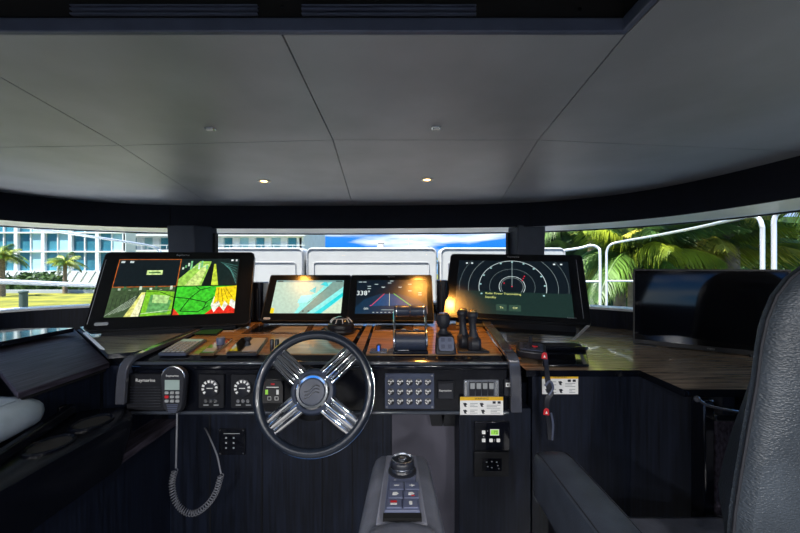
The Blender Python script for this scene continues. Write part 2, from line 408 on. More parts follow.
mb = MB(); z = zb+.002; mb.tube([V((xL, DY0-.002, z)), V((xR, DY0-.002, z))], .006, seg=10); cz(mb).build('lower_edge', 'edge', con)
def side_rail(sx, pxs, w):                       # lacquered strap running along the top and down the front
    path = []
    for (px, py, Y) in pxs: path.append(P(px, py, Y))
    sm = catmull(path, 5)
    mb = MB(); rings = []
    for i, p in enumerate(sm):
        t = (sm[min(i+1, len(sm)-1)]-sm[max(i-1, 0)]).normalized(); nrm = V((1, 0, 0)).cross(t).normalized()
        rings.append([p+V((-w/2, 0, 0))-nrm*.008, p+V((w/2, 0, 0))-nrm*.008, p+V((w/2, 0, 0))+nrm*.008, p+V((-w/2, 0, 0))+nrm*.008])
    mb.rings(rings); return cz(mb).build('side_rail', 'railgloss', con, bevel=.003)
M['railgloss'] = mat('smoked_lacquer', (.07, .075, .095), .14, noise=.1, coat=.8)
side_rail(1, [(481, 317, 1.80), (492, 330, 1.52), (505, 348, 1.28), (511, 356, 1.20), (514, 364, 1.182), (515.5, 385, 1.18), (516, 412, 1.18)], .036)
side_rail(-1, [(218, 322, 1.74), (172, 341, 1.40), (139, 355, 1.22), (129, 361, 1.18), (124, 370, 1.165), (122, 386, 1.16), (121, 404, 1.16)], .030)
# lower body
mb = MB(); mb.box(P(168, 0, 1.36).x, P(540, 0, 1.36).x, 1.36, 1.42, FL, zb+.05); cz(mb).build('lower_panel', 'navy', con)
mb = MB(); mb.box(P(459, 0, 1.25).x, P(531, 0, 1.25).x, 1.25, 1.37, FL, zb-.004); cz(mb).build('lower_column', 'navy', con, bevel=.003)
mb = MB(); mb.box(xL+.01, xR-.01, DY0+.02, 1.40, zb-.006, zb+.002); cz(mb).build('soffit', 'black', con)
# cavity brackets and the lighter lower recess
M['recessgrey'] = mat('grey_footwell_panel', (.075, .073, .10), .6, noise=.12, nscale=4)
mb = MB(); mb.prism([(P(392, 0, 1.35).x, zb-.004), (P(458, 0, 1.35).x, zb-.004), (P(461, 0, 1.35).x, P(0, 470, 1.35).z), (P(462, 0, 1.35).x, FL), (P(392, 0, 1.35).x, FL)], -.006, 0, T=Matrix(((1, 0, 0, 0), (0, 0, 1, 1.36), (0, 1, 0, 0), (0, 0, 0, 1))))
cz(mb).build('footwell_panel', 'recessgrey', con)
mb = MB()
for px in (437, 449):
    p = P(px, 418, 1.33); mb.hexa([(p.x-.02, p.y, p.z-.03), (p.x+.02, p.y, p.z-.03), (p.x+.02, p.y+.03, p.z-.03), (p.x-.02, p.y+.03, p.z-.03), (p.x-.03, p.y, p.z+.02), (p.x+.03, p.y, p.z+.02), (p.x+.03, p.y+.03, p.z+.02), (p.x-.03, p.y+.03, p.z+.02)])
cz(mb).build('bracket', 'black', con)
mb = MB()
for px in (210, 262, 322, 352, 383):
    p = P(px, 470, 1.358); mb.box(p.x-.0012, p.x+.0012, 1.357, 1.361, FL, zb)
cz(mb).build('panel_groove', 'seam', con)
# steering column housing and shaft
mb = MB(); c = P(314, 398, 1.2); mb.lathe([(.072, 0), (.068, .03), (.05, .045), (.03, .05)], T=frame(c, (1, 0, 0), (0, .25, 1))); cz(mb).build('column_flange', 'black', con)
# brochure-like flat hatches on the dash top
def flat(mb, pts, h, mi=0, lift=0):
    a = [D(*p) for p in pts]; va = mb.v([q+V((0, 0, h+lift)) for q in a]); vb = mb.v([q+V((0, 0, lift)) for q in a]); mb.f(va, mi); n = len(a)
    for i in range(n): mb.f([va[i], va[(i+1) % n], vb[(i+1) % n], vb[i]], mi)
M['rockerframe'] = mat('silver_rocker_frame', (.22, .24, .28), .3, metal=.6, noise=.1)
M['inlaydark'] = mat('dark_bronze_inlay', (.10, .055, .025), .18, noise=.15, coat=.5)
mb = MB(); flat(mb, [(241, 334.5), (309, 334.5), (315, 324.5), (256, 324.5)], .0030); flat(mb, [(374, 331), (413, 331), (414, 323), (378, 323)], .003); flat(mb, [(440, 331), (478, 331), (472, 323), (440, 323)], .003)
cz(mb).build('bronze_frame', 'inlaydark', con)
mb = MB(); flat(mb, [(248, 333), (268, 333), (278, 327), (258, 327)], .0005, 0, .0032); flat(mb, [(270, 333), (304, 333), (308, 327), (281, 327)], .0005, 1, .0032)
flat(mb, [(380, 330), (404, 330), (404, 325), (382, 325)], .0005, 0, .0032)
cz(mb).build('display_hatch', ['glossblur', 'greywood'], con)

# ------------------------------------------------------------------ side counter, shelf, cabinets
SHZ = -.30
def within(y0, inner=.02):
    return [p for p in offset(head, .24-inner) if p.y > y0]
pl = [(p.x, p.y) for p in within(1.55)]
M['shelf'] = mat('shelf_dark_lacquer', (.010, .012, .020), .08, noise=.1, coat=.5)
mb = MB(); mb.prism([(p.x, p.y) for p in within(1.0) if p.x < -1.79 and p.y < 1.75]+[(-1.595, 1.76), (-1.595, 1.05)], SHZ-.02, SHZ)
tag(mb.build('dash_shelf', 'shelf'), 'glossy black shelf under the left windows, reflecting the teal building', 'shelf')
mb = MB(); mb.prism([(p.x, p.y) for p in within(1.45) if -.4 <= p.x < .45]+[(.45, 1.80), (-.4, 1.80)], SHZ-.02, SHZ)
tag(mb.build('dash_ledge', 'matte'), 'dark ledge between the centre displays and the windscreen', 'shelf')
mb = MB(); mb.prism([(p.x, p.y) for p in within(1.5) if -1.77 < p.x < -.4]+[(-.4, 1.82), (-.935, 1.82), (-.935, 1.27), (-.99, 1.27), (-1.768, 1.97)], -.366, -.346)
tag(mb.build('corner_ledge', 'matte'), 'dark low ledge behind the camera display, between locker and dash', 'shelf')
# pale wood surface beneath the left display
mb = MB(); q = [PZ(86, 337, SHZ+.004), PZ(107, 350, SHZ+.004), PZ(128, 352, SHZ+.004), PZ(212, 325.5, SHZ+.004), PZ(200, 322, SHZ+.004)]
q = [PZ(80, 327, SHZ+.012), PZ(108, 354, SHZ+.012), PZ(134, 352, SHZ+.012), PZ(226, 325, SHZ+.012), PZ(240, 318, SHZ+.012), PZ(120, 318, SHZ+.012)]
mb.prism([(p.x, p.y) for p in q], SHZ-.004, SHZ+.012); wc = mb.build('side_counter', ['greywood', 'gloss'])
for pg in wc.data.polygons:
    if abs(pg.normal.z) < .5: pg.material_index = 1
tag(wc, 'pale grey-brown wood counter under the big left display', 'counter')
# right counter
CZ = -.355
mb = MB(); ed = [(.432, 1.232), (.82, 1.232), (.82, 1.04), (1.10, 1.04), (1.30, .98)]
far = [(p.x, p.y) for p in offset(head, .22) if p.y > .98 and p.x > .45]
rt = list(reversed(far))
mb.prism(ed+rt+[(.45, 1.9), (.432, 1.6)], CZ-.022, CZ)
wc = mb.build('wooden_counter', ['counter', 'gloss'])
for pg in wc.data.polygons:
    if abs(pg.normal.z) < .5: pg.material_index = 1
tag(wc, 'brown wood veneer counter on the right, carrying the wide television', 'counter')
cab = thing('counter_cabinet', 'dark navy cabinet beneath the brown wood counter on the right', 'cabinet', (0, 0, FL))
mb = MB(); mb.box(P(531, 0, 1.25).x+.004, .80, 1.25, 1.29, FL, CZ-.024); cz(mb).build('front_panel', 'navy', cab)
mb = MB(); mb.prism([(.80, 1.252), (.835, 1.252), (.985, 1.06), (.95, 1.06)], FL, CZ-.024); cz(mb).build('side_panel', 'navygrey', cab) if False else cz(mb).build('side_panel', 'navy', cab)
mb = MB(); p = P(697, 440, 1.05); mb.box(P(696, 0, 1.05).x, P(706, 0, 1.05).x, 1.02, 1.07, FL, CZ-.024); cz(mb).build('corner_post', 'gloss', cab, bevel=.004)
mb = MB(); mb.box(P(706, 0, 1.14).x, P(720, 0, 1.14).x+.04, 1.12, 1.14, FL, CZ-.04); cz(mb).build('recess_panel', 'matte', cab)
mb = MB(); mb.box(P(716, 0, 1.02).x, 1.42, 1.02, 1.05, FL, P(0, 418, 1.02).z); cz(mb).build('drawer_panel', 'lidwood', cab)
mb = MB(); mb.box(P(716, 0, 1.0).x, 1.42, 1.0, 1.08, P(0, 419, 1.02).z, P(0, 412, 1.02).z); cz(mb).build('ledge', 'gloss', cab, bevel=.004)
mb = MB(); mb.tube([P(698, 399, 1.02), P(706, 405, 1.01), P(722, 409, 1.0), P(745, 413, 1.0)], .004); mb.sphere(P(697, 399, 1.02), .009)
cz(mb).build('chrome_latch', 'railgloss', cab)
# black lacquer tray right of console (545-590)
def CTR(px, py, z=CZ): return PZ(px, py, z)
tr = thing('recessed_tray', 'black lacquer recessed tray in the counter below the radar display', 'tray', (CTR(565, 360)))
o = CTR(565, 360)
pts = [CTR(543, 368), CTR(589, 368), CTR(586, 350), CTR(541, 350)]
mb = MB(); pp = [(p.x-o.x, p.y-o.y) for p in pts]; mb.prism(pp, .001, .012); mb.build('base', 'gloss', tr, bevel=.005, seg=3)
mb = MB(); x0 = min(p[0] for p in pp)+.01; x1 = max(p[0] for p in pp)-.02; y1 = max(p[1] for p in pp); y0 = y1-.05
mb.prism(rrect(x0, x1, y0-.02, y1+.03, .02), .012, .028); mb.build('raised_lid', 'gloss', tr, bevel=.005, seg=3)
mb = MB(); mb.prism(rrect(x0+.02, x1-.02, y0, y1+.012, .01), .028, .030); mb.build('well', 'matte', tr)

# left lid / veneer box
box = thing('veneer_locker', 'dark wood-veneer locker with angled flat lid below the left window', 'locker', (-1.35, 1.3, FL))
def loc(mb, o): bmesh.ops.translate(mb.bm, verts=mb.bm.verts[:], vec=-V(o)); return mb
lo_ = (-1.35, 1.3, FL)
lid = [(-1.012, .953), (-1.012, 1.255), (-1.765, 1.945), (-1.765, 1.515), (-1.278, 1.15)]
mb = MB(); mb.prism(lid, -.352, -.334); loc(mb, lo_).build('lid', 'lidwood', box, bevel=.002)
mb = MB(); ins = [(-1.03, .99), (-1.03, 1.235), (-1.755, 1.91), (-1.755, 1.53), (-1.29, 1.185)]; mb.prism(ins, -.60, -.362); loc(mb, lo_).build('body', 'navyside', box)
mb = MB(); mb.prism([(-1.02, .97), (-1.02, 1.248), (-1.76, 1.93), (-1.76, 1.52), (-1.285, 1.165)], -.362, -.352); loc(mb, lo_).build('shadow_gap', 'seam', box)
mb = MB(); mb.prism([(-1.295, 1.13), (-1.765, 1.485), (-1.765, .6), (-1.10, .6), (-1.04, .92)], -.40, -.372); tag(mb.build('side_counter', 'lidwood', bevel=.002), 'dark veneer top left of the angled locker lid, behind the pale cushion', 'counter')
# black lacquer cup holder shelf
sh = thing('cup_holder_shelf', 'glossy black shelf with two cup holders and a rounded end', 'cup holder', (-.87, .9, -.45))
def shape(dx=0):
    pts = []
    x0, x1 = -1.03+dx, -.805-dx; yc = 1.13-dx
    ym = 1.06
    pts.append((x0, .35)); pts.append((x1, .35)); pts.append((x1, ym))
    for k in range(1, 12):
        a = PI*k/12; pts.append(((x0+x1)/2+(x1-x0)/2*math.cos(a), ym+(x1-x0)/2*.85*math.sin(a)))
    pts.append((x0, ym)); return pts
mb = MB(); rings = []
for dx, z in ((.03, -.60), (.005, -.50), (0, -.475), (.004, -.455), (.014, -.45)): rings.append([V((p[0], p[1], z)) for p in shape(dx)])
mb.rings(rings)
body = loc(mb, (-.87, .9, -.45)).build('body', 'glossblur', sh)
for (cx_, cy_) in ((-.885, 1.035), (-.880, .905)):
    mb = MB(); T = Matrix.Translation((cx_+.87, cy_-.9, 0)) @ Matrix.Diagonal((.80, 1.0, 1, 1))
    mb.lathe([(.058, .000), (.058, .004), (.052, .006), (.048, .003), (.046, .0008)], T=T, seg=32, cap=False); mb.build('holder_rim', 'glossblur', sh)
    mb = MB(); mb.lathe([(.0001, .0012), (.0475, .0012)], T=T, seg=32, cap=False); mb.build('holder_well', 'seam', sh)
# tray frame and cushion
tf = thing('side_tray', 'black lacquer tray frame running beside the pale cushion', 'tray', (-1.1, .9, -.44))
a = [P(62, 410, 1.10), P(0, 452, .86)]
mb = MB(); mb.hexa([V(p) for p in [(-1.02, 1.11, -.449), (-.995, 1.11, -.449), (-.87, .72, -.449), (-.895, .72, -.449), (-1.02, 1.11, -.423), (-1.0, 1.11, -.423), (-.875, .72, -.423), (-.895, .72, -.423)]])
loc(mb, (-1.1, .9, -.44)).build('inner_rail', 'glossblur', tf, bevel=.004)
mb = MB(); mb.box(-1.30, -1.02, 1.08, 1.11, -.449, -.423); mb.box(-1.30, -1.05, .5, 1.10, -.449, -.440); loc(mb, (-1.1, .9, -.44)).build('base', 'glossblur', tf, bevel=.003)
cu = thing('pale_cushion', 'pale blue-grey upholstered armrest cushion at the lower left', 'cushion', (-1.15, .8, -.44))
mb = MB(); pr = []
for y, s_ in ((.40, 1), (.9, 1), (.97, .97), (1.00, .85), (1.015, .6)):
    rg = []
    for k in range(20):
        a_ = 2*PI*k/20; c_, s2 = math.cos(a_), math.sin(a_)
        rg.append(V((-1.11+.145*s_*(abs(c_)**.6)*(1 if c_ > 0 else -1)+(1-y)*.12, y, -.397+(.042*s_)*(abs(s2)**.7)*(1 if s2 > 0 else -1)*1.0)))
    pr.append(rg)
mb.rings(pr); loc(mb, (-1.15, .8, -.44)).build('pad', 'pillow', cu)
mb = MB(); mb.tube([(-1.03+(1-y)*.12, y, -.357) for y in (.4, .6, .8, .9, .96)], .002, seg=6); loc(mb, (-1.15, .8, -.44)).build('piping', 'pillow', cu)
# low cabinet left
lc = thing('low_cabinet', 'low navy wood cabinet under the cup holder shelf', 'cabinet', (-1.1, .8, FL))
mb = MB(); mb.box(-1.50, -.868, .2, 1.36, FL, -.600); loc(mb, (-1.1, .8, FL)).build('body', 'navyside', lc)
mb = MB(); mb.box(-1.50, -.845, .2, 1.36, -.600, -.575); loc(mb, (-1.1, .8, FL)).build('top', 'lidwood', lc, bevel=.002)
mb = MB(); mb.box(-1.04, -.93, 1.262, 1.36, -.575, -.348); loc(mb, (-1.1, .8, FL)).build('upstand', 'navyside', lc)

# ------------------------------------------------------------------ displays
def quad_frame(BL, BR, TL):
    w = (BR-BL).length; h = (TL-BL).length; m = frame((BR+TL)/2, BR-BL, TL-BL); return m, w, h
class Scr:
    def __init__(s, x0, x1, y0, y1, base): s.b = (x0, x1, y0, y1); s.mb = MB(); s.m = []; s.n = 0; s.rect(0, 0, 1, 1, base)
    def mi(s, c):
        m = em(*c) if not isinstance(c, str) else M[c]
        if m not in s.m: s.m.append(m)
        return s.m.index(m)
    def xy(s, u, v): x0, x1, y0, y1 = s.b; return (x0+(x1-x0)*u, y0+(y1-y0)*v)
    def z(s): s.n += 1; return .0004+s.n*.00003
    def poly(s, pts, c): z = s.z(); s.mb.poly([(*s.xy(*p), z) for p in pts], s.mi(c))
    def rect(s, u0, v0, u1, v1, c): s.poly([(u0, v0), (u1, v0), (u1, v1), (u0, v1)], c)
    def line(s, pts, w, c):
        q = [V(s.xy(*p)) for p in pts]; z = s.z(); mi = s.mi(c)
        for a, b in zip(q, q[1:]):
            d = b-a
            if d.length < 1e-7: continue
            n = V((-d.y, d.x)).normalized()*w/2; s.mb.poly([(a.x-n.x, a.y-n.y, z), (b.x-n.x, b.y-n.y, z), (b.x+n.x, b.y+n.y, z), (a.x+n.x, a.y+n.y, z)], mi)
    def arc(s, u, v, r, w, c, a0=0, a1=360, n=48):
        cx, cy = s.xy(u, v); z = s.z(); mi = s.mi(c)
        for k in range(n):
            t0 = math.radians(a0+(a1-a0)*k/n); t1 = math.radians(a0+(a1-a0)*(k+1)/n)
            s.mb.poly([(cx+(r+q)*math.cos(t), cy+(r+q)*math.sin(t), z) for q, t in ((-w/2, t0), (w/2, t0), (w/2, t1), (-w/2, t1))], mi)
    def text(s, t, u, v, size, c, align='CENTER'): x, y = s.xy(u, v); s.mb.text(t, x, y, s.z(), size, s.mi(c), align)
    def build(s, parent): return s.mb.build('screen', s.m, parent, normals=False)
def display(name, label, BL, BR, TL, depth, rad, scr, brand, back=None, cat='display'):
    m, w, h = quad_frame(BL, BR, TL)
    t = thing(name, label, cat, m)
    mb = MB(); R = [[V((x, y, 0)) for x, y in rrect(-w/2, w/2, -h/2, h/2, rad, 6)], [V((x, y, -depth*.5)) for x, y in rrect(-w/2, w/2, -h/2, h/2, rad, 6)], [V((x, y, -depth)) for x, y in rrect(-w/2+.02, w/2-.02, -h/2+.02, h/2-.02, rad, 6)]]
    mb.rings(R); mb.build('housing', 'black', t)
    mb = MB(); b = .004; mb.prism(rrect(-w/2+b, w/2-b, -h/2+b, h/2-b, rad*.85, 6), -.001, .0004-.0001); mb.build('front_glass', 'bezel', t)
    u0, u1, v0, v1 = scr; s = Scr(-w/2+w*u0, -w/2+w*u1, -h/2+h*v0, -h/2+h*v1, (8, 12, 14))
    mb = MB(); mb.text(brand, 0, h/2-h*.045, .0008, h*.035, 0); mb.build('brand_lettering', 'greyprint', t)
    return t, s, w, h
# left big display
EMN = .4
BL, BR, TL = V((-1.289, 1.46, -.264)), V((-.675, 1.614, -.259)), V((-1.336, 1.635, .066))
t, s, w, h = display('camera_display', 'large black display showing four bright camera views, left of the wheel', BL, BR, TL, .07, .022, (.098, .893, .150, .898), 'Raymarine')
s.rect(0, .50, .50, 1, (14, 24, 28)); s.rect(0, .5, .006, 1, (190, 95, 30)); s.rect(.494, .5, .502, 1, (170, 90, 30)); s.rect(0, .492, .5, .506, (170, 90, 30)); s.rect(0, .985, .5, 1, (150, 80, 30))
s.rect(.24, .71, .365, .79, (205, 230, 150)); s.rect(.255, .735, .35, .765, (90, 130, 70)); s.rect(.02, .93, .05, .965, (200, 215, 215)); s.rect(.09, .93, .12, .965, (200, 215, 215))
# lower-left camera: quay and canal
s.rect(0, 0, .494, .49, (62, 82, 52)); s.poly([(.26, 0), (.494, .02), (.494, .40), (.27, .44)], (120, 190, 40)); s.poly([(.30, .05), (.46, .05), (.48, .25), (.31, .36)], (96, 160, 90)); s.poly([(.33, .22), (.45, .2), (.46, .33), (.33, .36)], (170, 210, 130))
s.poly([(.14, 0), (.25, 0), (.265, .40), (.235, .40)], (215, 215, 120)); s.poly([(.19, 0), (.25, 0), (.265, .36), (.24, .36)], (240, 240, 190))
for k in range(5): s.line([(.0+k*.03, .02+k*.02), (.20, .34-k*.03)], .0022, (170, 185, 165))
for k in range(7): s.line([(.03+k*.03, .12+k*.03), (.03+k*.03, .30+k*.02)], .002, (20, 30, 22))
for k in range(12): s.rect(.01+k*.04, .44, .03+k*.04, .445+.03*(k % 3), (200, 215, 190) if k % 2 else (60, 100, 60))
s.line([(.26, .42), (.38, .40), (.494, .30)], .003, (30, 60, 20)); s.line([(.26, .04), (.494, .09)], .002, (220, 240, 190))
# upper-right camera: dock
s.rect(.505, .5, 1, 1, (18, 34, 32)); s.poly([(.505, .5), (.70, .5), (.76, .95), (.66, .95), (.505, .62)], (150, 200, 80)); s.poly([(.56, .5), (.68, .5), (.74, .9), (.71, .9)], (200, 225, 130))
s.poly([(.78, .5), (.84, .5), (.80, .9), (.785, .9)], (190, 210, 60)); s.poly([(.71, .5), (.78, .5), (.785, .9), (.76, .9)], (15, 22, 18))
for k in range(7): s.line([(.84+k*.015, .93-k*.02), (.99, .86-k*.055)], .0016, (90, 150, 140))
for k in range(10): s.rect(.52+k*.022, .80+.03*(k % 3), .535+k*.022, .84+.04*(k % 4), (120, 190, 130) if k % 2 else (200, 220, 200))
s.rect(.505, .96, 1, 1, (20, 30, 30)); s.rect(.93, .955, .95, .985, (220, 225, 225)); s.rect(.97, .95, .985, .985, (220, 225, 225))
# lower-right graphic: green pads, yellow leaves, red and white below
s.rect(.505, 0, 1, .485, (60, 190, 40)); s.poly([(.50, 0), (.56, 0), (.505, .12)], (220, 60, 30))
for ln in ([(.505, .30), (.62, .27), (.70, .42), (.78, .46)], [(.62, .27), (.56, .06)], [(.62, .27), (.76, .20), (.83, .30)], [(.70, .42), (.66, .48)], [(.56, .06), (.70, .04), (.78, .14)], [(.76, .20), (.74, .07)]): s.line(ln, .004, (14, 60, 14))
s.poly([(.82, .10), (1, .16), (1, 0), (.76, 0)], (225, 40, 25)); s.poly([(.80, .14), (.83, .02), (.87, .14), (.91, .04), (.94, .15), (1, .07), (1, .30), (.82, .30)], (238, 238, 220))
s.poly([(.83, .46), (1, .485), (1, .20), (.96, .25), (.95, .13), (.91, .22), (.89, .10), (.86, .22), (.82, .16)], (238, 205, 20))
for k in range(4): s.line([(.85+.02*k, .44), (.855+.04*k, .18+.03*k)], .0022, (120, 90, 0))
s.rect(0, .485, 1, .505, (6, 10, 8)) if False else s.rect(.505, .485, 1, .50, (6, 10, 8)); s.rect(.494, 0, .508, .5, (6, 10, 8))
s.build(t)
MB().box(-w/2+.009, -w/2+.011, -h/2+.03, h/2-.04, .0005, .0009).build('edge_line', 'greyprint', t)
MB().prism(rrect(-w/2+.035, -w/2+.085, -h/2+.022, -h/2+.036, .006), .0005, .0010).build('maker_badge', 'greyprint', t)
mb = MB(); mb.box(-w/2+.06, w/2-.06, -h/2-.028, -h/2+.02, -.06, -.02); mb.build('mount', 'black', t)
# centre pair
EMN = .12
BL, BR, TL = V((-.645, 1.66, -.252)), V((-.244, 1.66, -.252)), V((-.645, 1.795, -.042))
def cdisplay(name, label, BL, BR, TL, scr): return display(name, label, BL, BR, TL, .06, .008, scr, 'Raymarine')
t, s, w, h = cdisplay('chart_display', 'compact display with a pale chart and turquoise water, above the steering wheel', BL, BR, TL, (.093, .92, .160, .873))
s.rect(0, 0, 1, 1, (176, 200, 182)); s.poly([(.34, 0), (.40, .22), (.36, .40), (.52, .52), (.62, .62), (.80, 1), (1, 1), (1, 0)], (130, 222, 216))
s.poly([(.36, .30), (.50, .32), (.56, .55), (.40, .52)], (150, 235, 235)); s.poly([(.40, 0), (.52, 0), (1, .80), (1, 1), (.86, 1)], (120, 150, 140)); s.poly([(.62, 0), (.72, 0), (1, .50), (1, .62)], (30, 200, 205))
s.poly([(.72, 0), (1, 0), (1, .46)], (196, 216, 190)); s.poly([(.50, .66), (.60, .60), (.60, .80)], (40, 190, 200)); s.poly([(.66, .86), (.78, .80), (.74, 1)], (60, 200, 205)); s.rect(.0, .94, 1, 1, (110, 150, 150)); s.rect(.02, .955, .10, .985, (30, 40, 40)); s.rect(.88, .955, .98, .985, (30, 40, 40))
s.line([(.50, .28), (.62, .50), (.78, .78)], .002, (70, 110, 100)); s.arc(.46, .06, .003, .003, (30, 60, 60), n=12); s.arc(.54, .06, .003, .003, (30, 60, 60), n=12); s.poly([(0, 0), (.05, 0), (.05, .14), (0, .16)], (235, 205, 30)); s.arc(.60, .42, .0035, .001, (60, 90, 60), n=12)
s.build(t); MB().prism(rrect(-w/2+.012, -w/2+.045, -h/2+.008, -h/2+.019, .005), .0005, .0012).build('maker_badge', 'greyprint', t)
BL, BR, TL = V((-.243, 1.66, -.252)), V((.158, 1.66, -.252)), V((-.243, 1.795, -.042))
t, s, w, h = cdisplay('sailing_display', 'compact dark display reading 338 degrees with a coloured steering wedge', BL, BR, TL, (.08, .93, .150, .885))
s.rect(0, 0, 1, .98, (8, 22, 34)); s.poly([(.0, .18), (.12, .42), (.35, .58), (.60, .58), (.86, .42), (1, .2), (1, 0), (0, 0)], (10, 42, 66)); s.poly([(.20, .22), (.38, .56), (.56, .56), (.80, .24)], (14, 66, 110))
s.text('338°', .10, .59, h*.14, (225, 235, 235)); s.line([(.215, .22), (.40, .58)], .0026, (225, 60, 70)); s.line([(.76, .24), (.53, .58)], .0026, (120, 225, 60)); s.line([(.47, .22), (.47, .60)], .0016, (230, 235, 200)); s.line([(.20, .22), (.215, .24)], .003, (225, 60, 160)); s.line([(.76, .24), (.78, .22)], .003, (235, 220, 40))
for k in range(9): s.rect(.24+k*.055, .03, .265+k*.055, .045, (200, 210, 210))
s.rect(.36, .10, .56, .115, (150, 170, 170)); s.text('00h', .15, .14, h*.06, (210, 220, 220)); s.text('-:--', .09, .95, h*.05, (200, 210, 210), 'LEFT') if False else None
for (u, v, c) in ((.05, .93, 'x'), (.11, .93, 'x'), (.28, .86, 1), (.47, .90, 1), (.50, .96, 1), (.18, .80, 1), (.18, .73, 1), (.38, .77, 1), (.62, .77, 1), (.76, .86, 1), (.76, .66, 1), (.90, .60, 1), (.90, .54, 1)): s.rect(u-.025, v-.009, u+.025, v+.009, (185, 200, 200))
s.line([(.36, .79), (.38, .75), (.40, .79)], .0012, (200, 210, 210)); s.line([(.60, .79), (.62, .75), (.64, .79)], .0012, (200, 210, 210)); s.build(t)
# right big display (radar)
BL, BR, TL = V((.203, 1.70, -.237)), V((.814, 1.526, -.249)), V((.271, 1.919, .068))
t, s, w, h = display('radar_display', 'large black display showing pale radar rings, right of the throttle', BL, BR, TL, .07, .02, (.076, .896, .076, .886), 'Raymarine')
s.rect(0, .40, 1, 1, (9, 19, 26)); s.rect(0, 0, 1, .40, (22, 42, 38)); u0, v0 = .505, .50; W = s.b[1]-s.b[0]; R0 = W*.114
def rarc(r, wd, c, vmin=.40):
    H_ = s.b[3]-s.b[2]; dy = (v0-vmin)*H_; a = math.degrees(math.asin(min(1, dy/r))); cl = (1-v0)*H_
    if r > cl:
        b = math.degrees(math.asin(cl/r)); s.arc(u0, v0, r, wd, c, -a, b*.985); s.arc(u0, v0, r, wd, c, 180-b*.985, 180+a)
    else: s.arc(u0, v0, r, wd, c, -a, 180+a)
rarc(R0, .0022, (200, 215, 215)); rarc(R0*.86, .0014, (150, 165, 165)); rarc(R0*1.75, .0012, (110, 125, 125)); rarc(R0*2.6, .0026, (190, 205, 205)); rarc(R0*3.45, .0014, (135, 150, 150)); rarc(R0*4.2, .0012, (110, 125, 125))
s.line([(u0, v0), (u0, .99)], .0018, (150, 170, 170))
for dx, dy in ((0, 0), (-.07, .06), (.09, .12), (.10, .16), (.11, .20)): s.arc(u0+dx, v0+dy, .0016, .003, (235, 30, 60), n=8)
for k in range(11):
    a = math.radians(-18+k*21.6); x, y = s.xy(u0, v0); r = R0*2.48; W2 = s.b[1]-s.b[0]; H2 = s.b[3]-s.b[2]; s.rect(u0+r*math.cos(a)/W2-.008, v0+r*math.sin(a)/H2-.012, u0+r*math.cos(a)/W2+.008, v0+r*math.sin(a)/H2+.012, (150, 190, 190))
for u in (.07, .12, .87, .93): s.rect(u, .93, u+.018, .955, (210, 220, 220))
s.text('Radar transmission status', .30, .37, h*.032, (205, 220, 130), 'LEFT') if False else s.text('Radar Power Transmitting', .27, .36, h*.040, (215, 220, 130), 'LEFT')
s.text('Standby', .27, .29, h*.042, (215, 220, 130), 'LEFT'); s.rect(.37, .06, .46, .17, (46, 70, 58)); s.rect(.48, .06, .58, .17, (46, 70, 58)); s.text('Tx', .415, .115, h*.04, (215, 220, 150)); s.text('Off', .53, .115, h*.04, (215, 220, 150))
s.build(t)
MB().box(w/2-.030, w/2-.0285, -h/2+.03, h/2-.03, .0005, .0009).build('edge_line', 'greyprint', t)
mb = MB(); mb.text('Raymarine', w/2-.075, -h/2+.03, .0008, .009); mb.build('corner_lettering', 'greyprint', t)
mb = MB(); mb.box(-w/2+.06, w/2-.06, -h/2-.028, -h/2+.02, -.06, -.02); mb.build('mount', 'black', t)
# chrome corner fins under the outer corners of the two big displays
for pts, l in (([(83, 333), (100, 349), (104, 350), (86, 333)], 'slim bright bracket under the outer corner of the camera display'), ([(590, 326), (575, 340), (572, 340), (587, 326)], 'slim bright bracket under the outer corner of the radar display')):
    mb = MB(); Y = 1.50; a = P(pts[0][0], pts[0][1], 1.50); 
    a, b, c, d = P(*pts[0], 1.50), (PZ(pts[1][0], pts[1][1], SHZ+.014 if pts[0][0] < 200 else CZ+.003)), (PZ(pts[2][0], pts[2][1], SHZ+.014 if pts[0][0] < 200 else CZ+.003)), P(*pts[3], 1.50)
    up = V((0, .004, .002)); mb.hexa([a, b, c, d, a+up, b+up, c+up, d+up]); tag(mb.build('display_bracket', 'trimwhite'), l, 'bracket')
# dark pods between displays
for (x0, x1, y0, y1, Y, l) in ((251, 266, 282, 322, 1.80, 'dark rounded pod between the camera display and the chart display'), (436, 447, 280, 318, 1.80, 'glossy dark pod between the sailing display and the radar display')):
    a, b = P(x0, y0, Y), P(x1, y1, Y); zz = dz_at(Y)
    t = thing('display_pod', l, 'housing', V(((a.x+b.x)/2, Y, zz)))
    hw = (b.x-a.x)/2; hh = a.z-zz
    mb = MB(); mb.prism(rrect(-hw, hw, -.05, .05, .018), 0, hh); mb.build('body', 'glossblur', t, bevel=.004)
    mb = MB(); mb.box(-hw*.4, -hw*.1, -.056, -.046, .01, hh-.02); mb.box(hw*.3, hw*.5, -.056, -.046, .01, hh-.03); mb.build('rib', 'black', t, bevel=.003)

